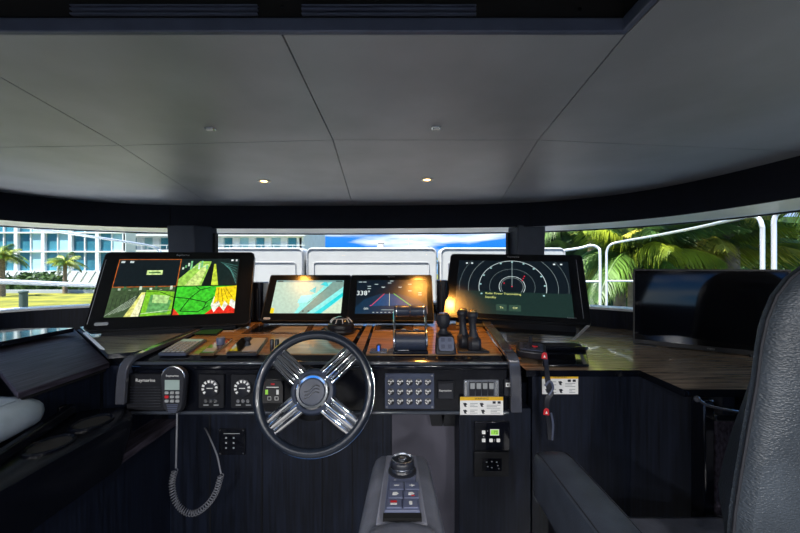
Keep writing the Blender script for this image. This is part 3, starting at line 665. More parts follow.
# ------------------------------------------------------------------ television on the counter
BL, BR, TL = P(633, 343, 1.66), P(792, 356, 1.36), P(633, 269, 1.67)
BR.z = BL.z; 
m, w, h = quad_frame(BL, BR, TL)
t = thing('television', 'wide black flat television standing on the brown wood counter', 'television', m)
mb = MB(); mb.prism(rrect(-w/2, w/2, -h/2, h/2, .004, 3), -.035, 0); mb.build('housing', 'black', t, bevel=.002)
mb = MB(); b = .008; mb.box(-w/2, w/2, h/2-b, h/2, 0, .004); mb.box(-w/2, w/2, -h/2, -h/2+.020, 0, .004); mb.box(-w/2, -w/2+b, -h/2+.02, h/2-b, 0, .004); mb.box(w/2-b, w/2, -h/2+.02, h/2-b, 0, .004); mb.build('bezel', 'black', t, bevel=.001)
mb = MB(); mb.box(-w/2+b, w/2-b, -h/2+.02, h/2-b, .0002, .002); mb.build('screen', mat('tv_glass', (.003, .003, .004), .05, noise=.05), t)
mb = MB(); mb.text('SAMSUNG' if False else 'VIZIO', .02, -h/2+.010, .005, .010); mb.build('brand_lettering', 'greyprint', t)
mb = MB(); mb.box(-w/2+.005, -w/2+.09, -h/2-.013, -h/2+.004, -.035, .03); mb.box(w/2-.12, w/2-.02, -h/2-.013, -h/2+.004, -.035, .03); mb.build('foot', 'black', t, bevel=.003)

# ------------------------------------------------------------------ front panel devices (frame: x right, y up, z to the viewer; 1 unit = 1 photo pixel * K)
def panel_thing(name, label, cat, cx, cy, Y=DY0, group=None):
    return thing(name, label, cat, frame(P(cx, cy, Y), (1, 0, 0), (0, 0, 1)), group)
def R(mb, x0, x1, y0, y1, z0, z1, mi=0, r=0, k=K):
    if r: mb.prism(rrect(x0*k, x1*k, y0*k, y1*k, r*k), z0, z1, mi)
    else: mb.box(x0*k, x1*k, y0*k, y1*k, z0, z1, mi)
# speaker
t = panel_thing('radio_speaker', 'square black speaker with horizontal slots at the left of the console', 'speaker', 148.5, 391)
mb = MB(); R(mb, -19, 19, -18, 18, .0005, .014, r=2); mb.build('body', 'matte', t, bevel=.002)
mb = MB()
for k in range(8): R(mb, -15, 15, -14+k*2.7, -13+k*2.7, .014, .017)
mb.build('slot', 'hatchgrey' if False else 'button', t, bevel=.0008)
mb = MB(); mb.text('Raymarine', 0, 12*K, .0145, 4.6*K); mb.build('brand_lettering', 'white', t)
# radio handset in its clip
t = panel_thing('radio_handset', 'black handheld radio microphone with grey screen, hanging on the console', 'radio', 177.5, 388, 1.185)
def taper(y, top, bot, a, b): return a+(b-a)*(y-bot)/(top-bot)
mb = MB(); pts = []
for k in range(13): a = PI*k/12; pts.append((12.5*math.cos(a), 12+11*math.sin(a)))
for k in range(13): a = PI+PI*k/12; pts.append((10*math.cos(a), -14+9*math.sin(a)))
pts = [(x*K, y*K) for x, y in pts]
mb.rings([[V((x*.9, y*.96, .0)) for x, y in pts], [V((x, y, .008)) for x, y in pts], [V((x, y, .020)) for x, y in pts], [V((x*.88, y*.94, .027)) for x, y in pts]]); mb.build('body', 'rubber', t)
mb = MB(); mb.tube(catmull([V((x*K*.93, y*K, .023)) for x, y in [(12*math.cos(PI*k/10), 12+11*math.sin(PI*k/10)) for k in range(11)]], 2), .0025); mb.build('bumper', 'steel', t)
mb = MB(); R(mb, -7, 7, 1, 10.5, .027, .0285); mb.build('screen', 'lcd', t)
mb = MB(); mb.text('Raymarine', 0, 14.5*K, .0275, 2.9*K); mb.build('brand_lettering', 'white', t)
mb = MB()
for r_ in range(3):
    for c_ in range(3):
        if r_ == 2 and c_ != 1: pass
        mb.prism(rrect((-7+c_*5.2)*K, (-3.4+c_*5.2)*K, (-3-r_*4.0)*K, (-.4-r_*4.0)*K, .8*K), .026, .0295, 1 if (r_ == 1 and c_ == 0) else 0)
mb.build('keypad', ['greyprint', 'red'], t)
mb = MB()
for k in range(5): R(mb, -5.5+k*.4, 5.5-k*.4, -14-k*1.7, -13.1-k*1.7, .0265, .028)
mb.build('grille', 'hatchgrey', t)
cord = [P(177, 411, 1.17), P(177, 425, 1.17), P(176.5, 445, 1.17), P(176, 468, 1.17)]
mb = MB(); mb.tube(catmull(cord, 4), .0028, seg=6)
base = catmull([P(175, 470, 1.17), P(172, 484, 1.16), P(175, 500, 1.15), P(184, 511, 1.14), P(195, 513, 1.14), P(207, 505, 1.15), P(216, 492, 1.16), P(221, 475, 1.17)], 8)
L = [0]
for a, b in zip(base, base[1:]): L.append(L[-1]+(b-a).length)
hx = []; turns = 38; N = turns*9
for i in range(N+1):
    d = L[-1]*i/N; j = max(k for k in range(len(L)) if L[k] <= d+1e-9); j = min(j, len(base)-2); f_ = (d-L[j])/max(1e-6, L[j+1]-L[j]); p = base[j].lerp(base[j+1], f_); tg = (base[j+1]-base[j]).normalized(); u_ = V((0, 1, 0)); w_ = tg.cross(u_).normalized(); a = 2*PI*turns*i/N
    hx.append(p+(u_*math.cos(a)+w_*math.sin(a))*.0085)
mb.tube(hx, .0015, seg=5)
mb.tube(catmull([P(221, 474, 1.17), P(217, 455, 1.20), P(209, 436, 1.27), P(205, 428, 1.352)], 4), .0026, seg=6)
tag(mb.build('coiled_cord', 'cordgrey', normals=True) if 'cordgrey' in M else mb.build('coiled_cord', mat('cord_grey', (.20, .21, .24), .3, noise=.1)), 'black coiled cord hanging below the handheld radio microphone', 'cord')
# two round dial panels
for cx, l in ((212.5, 'black dial panel with white round scale, next to the handset'), (244.5, 'black dial panel with white round scale, nearer the wheel')):
    t = panel_thing('dial_panel', l, 'control panel', cx, 390.5, DY0, 'dial panels left of the wheel')
    mb = MB(); R(mb, -12.5, 12.5, -16.5, 16.5, .0005, .009, r=1); mb.build('plate', 'matte', t, bevel=.0015)
    mb = MB(); mb.lathe([(8.6*K, .009), (8.6*K, .016), (7.2*K, .018), (.001, .018)], seg=24, T=Matrix.Translation((0, 4*K, 0))); mb.build('dial', 'button', t)
    mb = MB()
    for k in range(9):
        a0 = math.radians(-30+k*30); c = Matrix.Translation((0, 4*K, 0))
        pts = [(r*K*math.cos(a), r*K*math.sin(a)+4*K) for r, a in ((5.4, a0), (8.0, a0), (8.0, a0+.3), (5.4, a0+.3))]; mb.poly([(x, y, .0186) for x, y in pts])
    pp = [(1.8*math.cos(a_*PI/4), 4+1.8*math.sin(a_*PI/4)) for a_ in range(8)]
    mb.box(-3*K, 3*K, 3.6*K, 4.4*K, .0184, .0188); mb.build('scale_marks', 'white', t)
    mb = MB()
    for k in (-1, 0, 1): mb.lathe([(1.9*K, .009), (1.9*K, .013), (.0005, .013)], seg=12, T=Matrix.Translation((k*4.8*K, -9.2*K, 0)))
    mb.build('push_button', 'steel', t)
    mb = MB()
    for k in (-1, 1): R(mb, k*5-2.5, k*5+2.5, -14, -13, .009, .0095)
    mb.build('button_print', 'greyprint', t)
# small control left of hub
t = panel_thing('trim_control', 'small black touch panel with green and white bars beside the wheel hub', 'control panel', 273.5, 391)
mb = MB(); R(mb, -10.5, 10.5, -11.5, 11.5, .0005, .009, r=1); mb.build('plate', 'gloss', t, bevel=.0015)
mb = MB(); R(mb, -7.2, -4.4, -2.5, 2.2, .009, .0098); mb.build('green_bar', 'greenglow', t)
mb = MB(); R(mb, 3.8, 6.2, -2.5, 2.2, .009, .0098); R(mb, -6, 6, 4.3, 5.1, .009, .0096)
for x in (-5, 2.2):
    for (a, b, c, d) in ((0, 3.6, -5, -4.6), (0, 3.6, -8.2, -7.8), (0, .4, -8.2, -4.6), (3.2, 3.6, -8.2, -4.6)): R(mb, x+a, x+b, c, d, .009, .0096)
mb.build('white_marks', 'white', t)
mb = MB(); R(mb, -1.6, 2.0, 7, 8.6, .009, .0096); mb.build('red_badge', 'red', t)
# key pad 5x3
t = panel_thing('button_panel', 'blue-grey plate with fifteen round black buttons, right of the wheel', 'switch panel', 409.5, 390.5)
mb = MB(); R(mb, -24.5, 24.5, -17.5, 17.5, .0005, .007, r=.8); mb.build('plate', 'plate', t, bevel=.001)
for r_ in range(3):
    for c_ in range(5):
        T = Matrix.Translation(((-18.6+c_*9.2)*K, (9.2-r_*9.6)*K, 0))
        mb = MB(); mb.lathe([(3.5*K, .007), (3.5*K, .0095), (3.0*K, .0105), (.0005, .0105)], seg=20, T=T); b_ = mb.build('button', 'button', t)
        mb = MB(); z = .0110
        for a0, a1 in ((.2, .9), (2.2, 2.9), (3.4, 4.4)):
            mb.poly([T @ V((r*K*math.cos(a), r*K*math.sin(a), z)) for r, a in ((2.1, a0), (3.1, a0), (3.1, a1), (2.1, a1))])
        mb.poly([T @ V((x*K, y*K, z)) for x, y in ((-.35, -1.6), (.35, -1.6), (.35, 1.5), (-.35, 1.5))]); mb.poly([T @ V((x*K, y*K, z)) for x, y in ((-1.7, .3), (1.7, .3), (1.2, 1.1), (-1.2, 1.1))])
        mb.build('button_symbol', 'white', b_)
mb = MB()
for x, y in ((-22.5, 15.5), (22.5, 15.5), (-22.5, -15.5), (22.5, -15.5)): mb.lathe([(.8*K, .007), (.8*K, .0078)], seg=8, T=Matrix.Translation((x*K, y*K, 0)))
mb.build('screw', 'steel', t)
# small black module
t = panel_thing('plug_cover', 'small square black cover with white lettering between button plate and rockers', 'cover', 445.5, 389.5)
mb = MB(); R(mb, -8.5, 8.5, -9, 9, .0005, .008, r=.8); mb.build('plate', 'matte', t, bevel=.0015); mb = MB(); R(mb, -7.5, 7, -8, 7, .008, .011, r=.8); mb.build('cap', 'button', t, bevel=.001)
mb = MB(); mb.text('Raymarine', -.6*K, 0, .0114, 2.9*K); mb.build('brand_lettering', 'white', t)
# rockers
t = panel_thing('rocker_panel', 'bright framed group of four rocker switches above the console warning sticker', 'switch panel', 481, 388)
mb = MB(); R(mb, -17.5, 17.5, -8.5, 8.5, .0005, .006, r=1); mb.build('frame', 'rockerframe', t, bevel=.001)
for k in range(4):
    x = -12+k*6.2
    mb = MB(); mb.prism([(-7*K, .006), (7*K, .006), (7*K, .010), (0, .014), (-7*K, .008)], x*K, (x+5.4)*K, T=Matrix(((0, 0, 1, 0), (1, 0, 0, 0), (0, 1, 0, 0), (0, 0, 0, 1)))); rk = mb.build('rocker', 'button', t, bevel=.0006)
    mb = MB(); R(mb, x+.5, x+4.9, .6, 6.2, .0143, .0148); mb.build('rocker_lens', 'greyprint', rk)
mb = MB()
for x in (-15.5, 15): R(mb, x-1.2, x+1.2, -7, 7, .006, .008)
mb.build('end_clip', 'steel', t)
t = panel_thing('single_switch', 'narrow black switch with one white square beside the console side rail', 'switch', 507.0, 387)
mb = MB(); R(mb, -3.3, 3.3, -8, 8, .0005, .008, r=.6); mb.build('body', 'button', t, bevel=.001); mb = MB(); R(mb, -2, 2, 1, 5, .008, .0086); mb.build('white_square', 'white', t); mb = MB(); R(mb, -.8, .8, 2.2, 3.8, .0086, .009); mb.build('symbol', 'button', t)
# warning stickers
def sticker(cx, cy, w, h, Y, label):
    t = thing('warning_sticker', label, 'sticker', frame(P(cx, cy, Y), (1, 0, 0), (0, 0, 1)), 'warning stickers'); k = Y/F
    mb = MB()
    R(mb, -w/2, w/2, -h/2, h/2, .0006, .0014, 0, k=k); R(mb, -w/2, w/2, h/2-3.6, h/2, .0014, .0018, 1, k=k)
    mb.text('WARNING', 0, (h/2-1.9)*k, .0020, 2.9*k, 2)
    for x, y in ((-w/2+5, h/2-8), (0, h/2-8), (-w/2+5, -h/2+3.2), (w*.10-3, -h/2+3.2)):
        mb.prism([((x+a)*k, (y+b)*k) for a, b in ((-2, 1.8), (1, 2), (2.3, .3), (.8, -.3), (1.8, -2), (-.5, -1.9), (-1.3, .2))], .0014, .0019, 2)
    for x0, x1, y0 in ((-w/2+10, -4, h/2-7), (5, w/2-3, h/2-8.6), (-w/2+10, -4, -h/2+4.5), (9, w/2-3, -h/2+4.5)):
        for j in range(3): R(mb, x0, x1-(j % 2)*3, y0-j*1.5, y0-j*1.5+.6, .0014, .0018, 3, k=k)
    for x in (w/2-9, w/2-4): R(mb, x-1.5, x+1.5, h/2-6.8, h/2-4.4, .0014, .0019, 2, k=k)
    mb.build('sheet', ['white', 'yellow', 'button', 'greyprint'], t)
sticker(481.5, 405.7, 43, 18, 1.188, 'white warning sticker with yellow band on the console below the rocker switches')
sticker(560, 384.5, 36, 19, 1.249, 'white warning sticker with yellow band on the navy cabinet, behind the dangling lanyard')
# plates below
t = panel_thing('climate_control', 'black climate control plate with lit green readout and white buttons', 'control panel', 491.5, 435, 1.249); k = 1.249/F
mb = MB(); R(mb, -17.5, 17.5, -14.5, 14.5, .0005, .009, k=k); mb.build('plate', 'gloss', t, bevel=.002)
mb = MB(); R(mb, -2, 6.8, .8, 7, .009, .0095, 0, k=k); R(mb, -1.3, 6.1, 1.5, 6.3, .0095, .0098, 1, k=k); mb.text('72', 3*k, 3.9*k, .0100, 4.6*k, 1); mb.text('72', 3.4*k, 3.9*k, .0102, 4.2*k, 2); mb.build('readout', ['white', 'greenglow', 'button'], t)
mb = MB()
for x, y in ((-8.5, 4), (-8.5, -4), (-1.2, -4), (6, -4)): mb.prism(rrect((x-1.7)*k, (x+1.7)*k, (y-1.7)*k, (y+1.7)*k, .5*k), .009, .011)
mb.build('button', 'white', t)
mb = MB(); mb.poly([((-8.5+a)*k, (-.2+b)*k, .0095) for a, b in ((-1, -.6), (1, -.6), (0, .8))]); R(mb, 2.3, 2.7, -5.6, -2.6, .009, .0095, k=k); mb.lathe([(.5*k, .009), (.5*k, .0095)], seg=8, T=Matrix.Translation((-4.5*k, 5.2*k, 0))); mb.build('marks', 'greyprint', t)
t = panel_thing('power_outlet', 'dark grey outlet plate below the climate control', 'outlet', 491, 463, 1.249)
mb = MB(); R(mb, -17.5, 17.5, -12.5, 12.5, .0005, .009, k=k); mb.build('plate', 'black', t, bevel=.002); mb = MB(); R(mb, -9.5, 10, -6.5, 6, .009, .010, k=k); mb.build('insert', 'gloss', t)
mb = MB()
for x, y in ((-5, 2.5), (0, 3), (5, 2.5), (-4, -2), (0, -3), (6, -1), (7, -4)): R(mb, x-.7, x+.7, y-.5, y+.5, .010, .0105, k=k)
mb.build('contact', 'greyprint', t)
t = panel_thing('breaker_plate', 'small square black plate with corner screws, low on the navy panel left of the wheel', 'plate', 232.5, 441, 1.357); k = 1.357/F
mb = MB(); R(mb, -13, 13, -13, 13, .0008, .007, k=k); mb.build('plate', 'gloss', t, bevel=.001)
mb = MB()
for x in (-11.5, 11.5):
    for y in (-11.5, 11.5): mb.lathe([(.8*k, .007), (.8*k, .008)], seg=8, T=Matrix.Translation((x*k, y*k, 0)))
mb.build('screw', 'steel', t)
mb = MB()
for x in (-5.5, 2):
    for y in (4, -1, -6): R(mb, x-.8, x+.8, y-.8, y+.8, .007, .0076, k=k)
R(mb, -8, 8, 8, 8.6, .007, .0076, k=k); mb.build('marks', 'greyprint', t)

# ------------------------------------------------------------------ steering wheel
th = math.radians(17)
hubp = P(314, 391.5, 1.08)
wm = frame(hubp, (1, 0, 0), (0, math.sin(th), math.cos(th)))
t = thing('steering_wheel', 'round steering wheel with black rim and four chrome spokes', 'steering wheel', wm)
RR = .168
circ = [V((RR*math.cos(2*PI*k/72), RR*math.sin(2*PI*k/72), 0)) for k in range(72)]
MB().tube(circ, .0138, seg=14, closed=True).build('rim', 'wheelrim', t)
circ2 = [V(((RR+.0128)*math.cos(2*PI*k/72), (RR+.0128)*math.sin(2*PI*k/72), -.001)) for k in range(72)]
MB().tube(circ2, .0022, seg=6, closed=True).build('rim_highlight', 'chrome', t)  # bright ring drawn in for the highlight along the outer rim
for ang in (46, 139, 219, 321):
    Rz = Matrix.Rotation(math.radians(ang), 4, 'Z')
    mb = MB()
    # a dished spoke of three raised chrome bars
    for off, wd, ht in ((-.0215, .0095, .008), (0, .0125, .012), (.0215, .0095, .008)):
        rings = []
        for i in range(7):
            x = .048+(.160-.048)*i/6; sc = 1-.06*i/6; zz = .018*(1-(i/6)**1.6)-.004
            rings.append([Rz @ V((x, off*sc+wd*math.cos(2*PI*k/12), zz+ht*.8*math.sin(2*PI*k/12))) for k in range(12)])
        mb.rings(rings)
    sp = mb.build('spoke', 'chrome', t)
    mb = MB(); rings = []
    for i in range(2):
        x = .045+(.160-.045)*i
        rings.append([Rz @ V((x, -.020, -.006)), Rz @ V((x, .020, -.006)), Rz @ V((x, .020, .0)), Rz @ V((x, -.020, .0))])
    mb.rings(rings); mb.build('spoke_backing', 'button', sp)
MB().lathe([(.030, -.03), (.060, -.02), (.067, 0), (.066, .014), (.060, .022), (.052, .024), (.0505, .020), (.001, .020)], seg=48).build('hub', 'hub', t)
MB().lathe([(.0385, .020), (.0395, .0255), (.046, .0262), (.0505, .0225), (.0505, .019)], seg=48, cap=False).build('hub_ring', 'chrome', t)
mb = MB(); mb.lathe([(.038, .020), (.036, .0265), (.001, .028)], seg=40); hc = mb.build('hub_cap', 'hub', t)
mb = MB()
for k in range(3):
    y0 = .010-k*.009; pts = [V((x, y0+.006*math.sin(x/.022*PI*.9+.4)+x*.25, .0285)) for x in [-.022+.044*i/16 for i in range(17)]]
    mb.tube(pts, .0014, seg=5)
mb.build('wave_emblem', 'steel', hc)
mb = MB(); mb.tube([V((0, 0, -.02)), V((0, -.01, -.06)), V((0, -.015, -.118))], [.030, .026, .026], seg=16); mb.build('shaft', 'black', t)

# ------------------------------------------------------------------ compass
t = thing('compass', 'black domed magnetic compass standing behind the steering wheel', 'compass', D(341, 333))
k = D(341, 333).y/F
mb = MB(); mb.lathe([(.0005, 0), (13*k, 0), (14.5*k, .010), (14*k, .018), (.001, .018)]); mb.build('base', 'black', t)
mb = MB(); mb.lathe([(13*k, .018), (13.5*k, .030), (12.5*k, .040), (11.5*k, .042)], cap=False); mb.build('bowl', 'black', t)
mb = MB(); mb.sphere((0, 0, .034), (11.5*k, 11.5*k, 9*k)); mb.build('dome', 'domeglass', t)
mb = MB()
for i in range(10):
    a = 2*PI*i/10; c_ = V((math.cos(a), math.sin(a)))
    q = [V((c_.x*11.8*k*math.cos(b), c_.y*11.8*k*math.cos(b), .034+9.3*k*math.sin(b))) for b in (.35, .5, .65, .8)]; mb.tube(q, .0016, seg=4)
mb.tube([V((8*k*math.cos(2*PI*i/24), 8*k*math.sin(2*PI*i/24), .034+9.3*k*.76)) for i in range(24)], .001, seg=4, closed=True); mb.build('compass_card', 'white', t)
mb = MB()
for x in (-1, 1): mb.tube([V((x*12*k, -.03, .012)), V((x*16*k, .0, .02)), V((x*20*k, .02, .010))], .005, seg=6)
mb.build('gimbal_arm', 'black', t)

# ------------------------------------------------------------------ throttle
o = D(410.5, 354); k = o.y/F
t = thing('throttle', 'twin throttle with chrome side arms and black roller grip on the dash', 'throttle', o)
XT = Matrix(((0, 0, 1, 0), (1, 0, 0, 0), (0, 1, 0, 0), (0, 0, 0, 1)))   # local (y,z) profile extruded along x
mb = MB(); mb.prism(rrect(-.012, .085, 0, .012, .005), -17.5*k, 17.5*k, T=XT); mb.build('base', 'gloss', t, bevel=.002)
mb = MB(); mb.prism([(.038*math.cos(a)+.038, max(.010, .038+.038*math.sin(a))) for a in [2*PI*i/28 for i in range(28)]], -15.2*k, 15.2*k, T=XT); mb.build('barrel', 'hub', t, bevel=.002)
mb = MB()
for sx in (-1, 1): mb.prism([(.041*math.cos(a)+.038, max(.008, .040+.041*math.sin(a))) for a in [2*PI*i/28 for i in range(28)]], min(sx*15.4*k, sx*17.4*k), max(sx*15.4*k, sx*17.4*k), T=XT)
mb.build('end_cap', 'steel', t, bevel=.002)
mb = MB(); mb.box(-9*k, -4*k, .036, .05, .0768, .081); mb.box(3*k, 9*k, .036, .05, .0768, .081); mb.box(-13*k, -2*k, -.006, .0, .012, .016); mb.build('badge', 'steel', t, bevel=.001)
g = V((0, .075, .0)); gz = -(311-CY)*(o.y+.075)/F-o.z
for sx in (-1, 1):
    mb = MB(); mb.tube(catmull([V((sx*16.5*k, .038, .06)), V((sx*16.5*k, .055, gz*.7)), V((sx*16.2*k, .075, gz))], 4), .0045, seg=8); mb.build('side_arm', 'chrome', t)
    mb = MB(); T_ = Matrix(((0, 0, 1, 0), (1, 0, 0, .075), (0, 1, 0, gz), (0, 0, 0, 1)))
    mb.lathe([(.001, 0), (.019, 0), (.021, .003), (.021, 14.2*k), (.018, 16.5*k), (.001, 16.5*k)], T=Matrix.Diagonal((sx, 1, 1, 1)) @ Matrix.Translation((.0015, 0, 0)) @ T_, seg=20); gr = mb.build('grip', 'hub', t)
    mb = MB(); mb.lathe([(.0215, 13.2*k), (.0215, 14.4*k)], T=Matrix.Diagonal((sx, 1, 1, 1)) @ Matrix.Translation((.0015, 0, 0)) @ T_, seg=20, cap=False); mb.build('grip_ring', 'steel', gr)
# joystick
o = D(446, 355); k = o.y/F
t = thing('joystick', 'black docking joystick with a four-button face between throttle and bow levers', 'joystick', o)
mb = MB(); mb.hexa([V((x*k, y, z)) for x, y, z in ((-11, -.005, 0), (11, -.005, 0), (9, .09, 0), (-9, .09, 0), (-9.5, .02, .060), (9.5, .02, .060), (7.5, .075, .072), (-7.5, .075, .072))]); mb.build('base', 'button', t, bevel=.008, seg=3)
mb = MB(); T = frame(V((0, .0, .040)), (1, 0, 0), (0, .35, 1)); mb.prism(rrect(-7.5*k, 7.5*k, -.026, .022, .01), .004, .009, T=T); fc = mb.build('button_face', 'hatchgrey', t)
mb = MB()
for x, y in ((-1, -1), (1, -1), (-1, 1), (1, 1)): mb.prism(rrect((x*3.4-1.9)*k, (x*3.4+1.9)*k, y*.0115-.007, y*.0115+.007, .002), .009, .0115, T=T)
mb.build('button', 'plate', fc)
mb = MB(); mb.lathe([(.020, .066), (.015, .074), (.013, .085), (.020, .092), (.024, .105), (.024, .125), (.020, .136), (.008, .139), (.001, .139)], T=Matrix.Translation((-1*k, .05, 0)), seg=20); mb.build('knob', 'rubber', t)
mb = MB(); mb.lathe([(.016, .1385), (.016, .1405), (.001, .1405)], T=Matrix.Translation((-1*k, .05, 0)), seg=20); mb.build('knob_cap', 'steel', t)
# dual levers
o = D(474, 354); k = o.y/F
t = thing('bow_thruster_levers', 'pair of small black levers on a square plate beside the console side rail', 'lever', o)
mb = MB(); mb.prism([(-16*k, .0), (16*k, .0), (8*k, .13), (-14*k, .13)], .001, .010); mb.build('plate', 'button', t, bevel=.003)
for (x, y, lean) in ((-6.5*k, .075, -.2), (1.5*k, .028, 0)):
    mb = MB(); T_ = Matrix.Translation((x, y, .030)) @ Matrix.Rotation(PI/2, 4, 'Y'); mb.lathe([(.001, -.022), (.022, -.022), (.030, -.012), (.030, .012), (.022, .022), (.001, .022)], T=T_, seg=20); lv = mb.build('lever', 'rubber', t)
    mb = MB(); mb.tube([V((x, y, .045)), V((x-.002, y+.004, .075)), V((x-.004, y+.006, .105)), V((x-.004, y+.006, .125))], [.020, .013, .012, .017], seg=12); mb.sphere((x-.004, y+.006, .132), (.021, .018, .018)); mb.build('handle', 'rubber', lv)
    mb = MB(); mb.sphere((x-.004, y-.002, .147), (.016, .012, .006)); mb.build('handle_cap', 'brass', lv) if 'brass' in M else mb.build('handle_cap', mat('brass_cap_%d' % int(x*1e4), (.5, .36, .15), .3, metal=.8), lv)
mb = MB()
for i in range(5): mb.lathe([(.003, .010), (.003, .012)], seg=8, T=Matrix.Translation(((12-i*1.3)*k, .012+i*.022, 0)))
mb.build('indicator', 'steel', t)
# blue trim switch
o = D(378.5, 354); k = o.y/F
t = thing('dimmer_switch', 'small steel dash switch with a lit blue centre, left of the throttle', 'switch', o)
mb = MB(); mb.prism(rrect(-9*k, 9*k, -.004, .045, .004), .0005, .010); mb.build('plate', 'steel', t, bevel=.002)
mb = MB(); mb.box(-2.3*k, 2.3*k, .006, .030, .010, .030); mb.build('toggle', 'button', t, bevel=.003); mb = MB(); mb.box(-1*k, 1*k, .0035, .006, .008, .028); mb.build('blue_lamp', em(60, 110, 230), t)
# left dash devices
def slab(name, label, cat, pts, h, mats, deco=None):
    o = D(*pts[0]); t = thing(name, label, cat, o)
    mb = MB(); a = [D(*p)-o for p in pts]; va = mb.v([q+V((0, 0, h)) for q in a]); vb = mb.v([q+V((0, 0, .001)) for q in a]); mb.f(va); mb.f(list(reversed(vb))); n = len(a)
    for i in range(n): mb.f([va[i], va[(i+1) % n], vb[(i+1) % n], vb[i]])
    mb.build('body', mats, t, bevel=.003)
    def at(u, v, z=0): q = (a[0]*(1-u)+a[1]*u)*(1-v)+(a[3]*(1-u)+a[2]*u)*v; return q+V((0, 0, h+z))
    return t, at
def fq(mb, at, u0, v0, u1, v1, z, z0=.0002, mi=0):
    a = [at(u0, v0, z), at(u1, v0, z), at(u1, v1, z), at(u0, v1, z)]; b = [q-V((0, 0, z-z0)) for q in a]; mb.hexa(b+a, mi)
t, at = slab('remote_keypad', 'flat grey remote keypad with many small keys at the left of the dash', 'keypad', [(158, 356.5), (186, 356.5), (207, 342), (182, 342)], .012, 'plate')
mb = MB()
for i in range(5):
    for j in range(6): fq(mb, at, .08+i*.17, .06+j*.12, .20+i*.17, .14+j*.12, .003)
mb.build('keys', 'greyprint', t); mb = MB(); fq(mb, at, .1, .80, .9, .96, .002); mb.build('screen', 'lcd', t)
t, at = slab('rotary_controller', 'narrow black controller with an upright grey knob on the dash', 'controller', [(199, 356.5), (214, 356.5), (233, 341), (219, 341)], .012, 'inlaydark')
c = at(.7, .55); mb = MB(); mb.lathe([(.001, 0), (.014, 0), (.016, .020), (.013, .026), (.001, .026)], T=Matrix.Translation(c)); mb.build('knob', 'armpanel', t)
mb = MB(); fq(mb, at, .12, .08, .85, .28, .0015); mb.build('label_plate', 'greyprint', t)
t, at = slab('joystick_pad', 'black and pale dash pad with a short joystick, just left of the wheel rim', 'controller', [(226, 356.5), (257, 356.5), (268, 341), (241, 341)], .014, 'button')
mb = MB(); fq(mb, at, .48, .06, .96, .94, .0015); mb.build('pale_panel', 'greyprint', t)
mb = MB(); fq(mb, at, .05, .06, .42, .94, .0015); mb.build('dark_panel', 'gloss', t)
c = at(.5, .45); mb = MB(); mb.lathe([(.012, 0), (.008, .010), (.007, .016), (.011, .020), (.012, .030), (.001, .032)], T=Matrix.Translation(c)); mb.build('stick', 'rubber', t)
for i, (px, l) in enumerate(((272, 'short black upright dash cylinder, left one of the close pair by the wheel rim'), (277, 'short black upright dash cylinder, right one of the close pair by the wheel rim'))):
    mb = MB(); mb.lathe([(.001, .001), (.007, .001), (.007, .040), (.005, .043), (.001, .043)]); q = mb.build('toggle_switch', 'button'); q.location = D(px, 351); tag(q, l, 'switch', 'paired dash toggles')
t, at = slab('reflection_panel', 'flat dark glass panel with a painted green reflection, lying at the back of the dash, under the camera display', 'panel', [(185, 336), (217, 336), (228, 328), (202, 328)], .006, 'bezel')
mb = MB(); fq(mb, at, .06, .08, .94, .92, .0008); mb.build('screen', em(26, 46, 18), t)  # dim green glow painted in for the reflection of the screens
t, at = slab('framed_display', 'small framed dark glass display at the back of the dash near the left pod', 'display', [(212, 332), (234, 332), (246, 325.5), (228, 325.5)], .004, 'greywood')
mb = MB(); fq(mb, at, .08, .12, .92, .88, .0008); mb.build('glass', 'bezel', t)

# handheld remote in cradle on the right and its lanyard
o = PZ(533, 358, CZ); o = P(530, 352, 1.33)
t = thing('handheld_remote', 'black handheld remote resting on the counter edge beside the console', 'remote', frame(P(531, 347, 1.36), (1, -.35, -.05), (.1, 1, .18)))
k = 1.36/F
mb = MB(); mb.prism(rrect(-14*k, 14*k, -.045, .045, .014), -.030, 0); mb.build('body', 'button', t, bevel=.006, seg=3)
mb = MB(); mb.prism(rrect(-11*k, 11*k, -.036, .036, .006), 0, .003); mb.build('face', 'plate', t, bevel=.001)
mb = MB()
for x in (-6, 0, 6):
    for y in (-.018, .010): mb.prism(rrect((x-2)*k, (x+2)*k, y-.007, y+.007, .002), .003, .007)
mb.build('key', 'button', t, bevel=.001); mb = MB(); mb.tube([V((-1*k, .030, 0)), V((-1*k, .032, .03))], .006); mb.build('antenna', 'rubber', t)
mb = MB(); R(mb, 1, 6, -2, 0, .003, .0075, k=k); mb.build('red_key', 'red', t)
mb = MB(); w_ = .009
path = catmull([P(544, 352, 1.20), P(546, 362, 1.19), P(547, 374, 1.19), P(549, 388, 1.19), P(551, 393, 1.19), P(547, 400, 1.19), P(547, 412, 1.19), P(549, 425, 1.19), P(551, 440, 1.19)], 5)
rg = []
for i, p in enumerate(path):
    a = .5*math.sin(i*.25); x = V((math.cos(a), math.sin(a), 0)); y = V((-math.sin(a), math.cos(a), 0)); rg.append([p-x*w_-y*.0015, p+x*w_-y*.0015, p+x*w_+y*.0015, p-x*w_+y*.0015])
t = thing('lanyard', 'black webbing lanyard with red tabs dangling in front of the cabinet sticker', 'lanyard', P(547, 395, 1.19)); oo = P(547, 395, 1.19)
mb.rings(rg); loc(mb, oo).build('webbing', 'rubber', t)
mb = MB(); mb.tube(catmull([P(549, 395, 1.185), P(553, 388, 1.185), P(550, 381, 1.185), P(545, 386, 1.185)], 4), .004, seg=6); mb.tube(catmull([P(551, 413, 1.187), P(553, 425, 1.187), P(552, 440, 1.187)], 4), .0035, seg=6); loc(mb, oo).build('strap_end', 'hatchgrey', t)
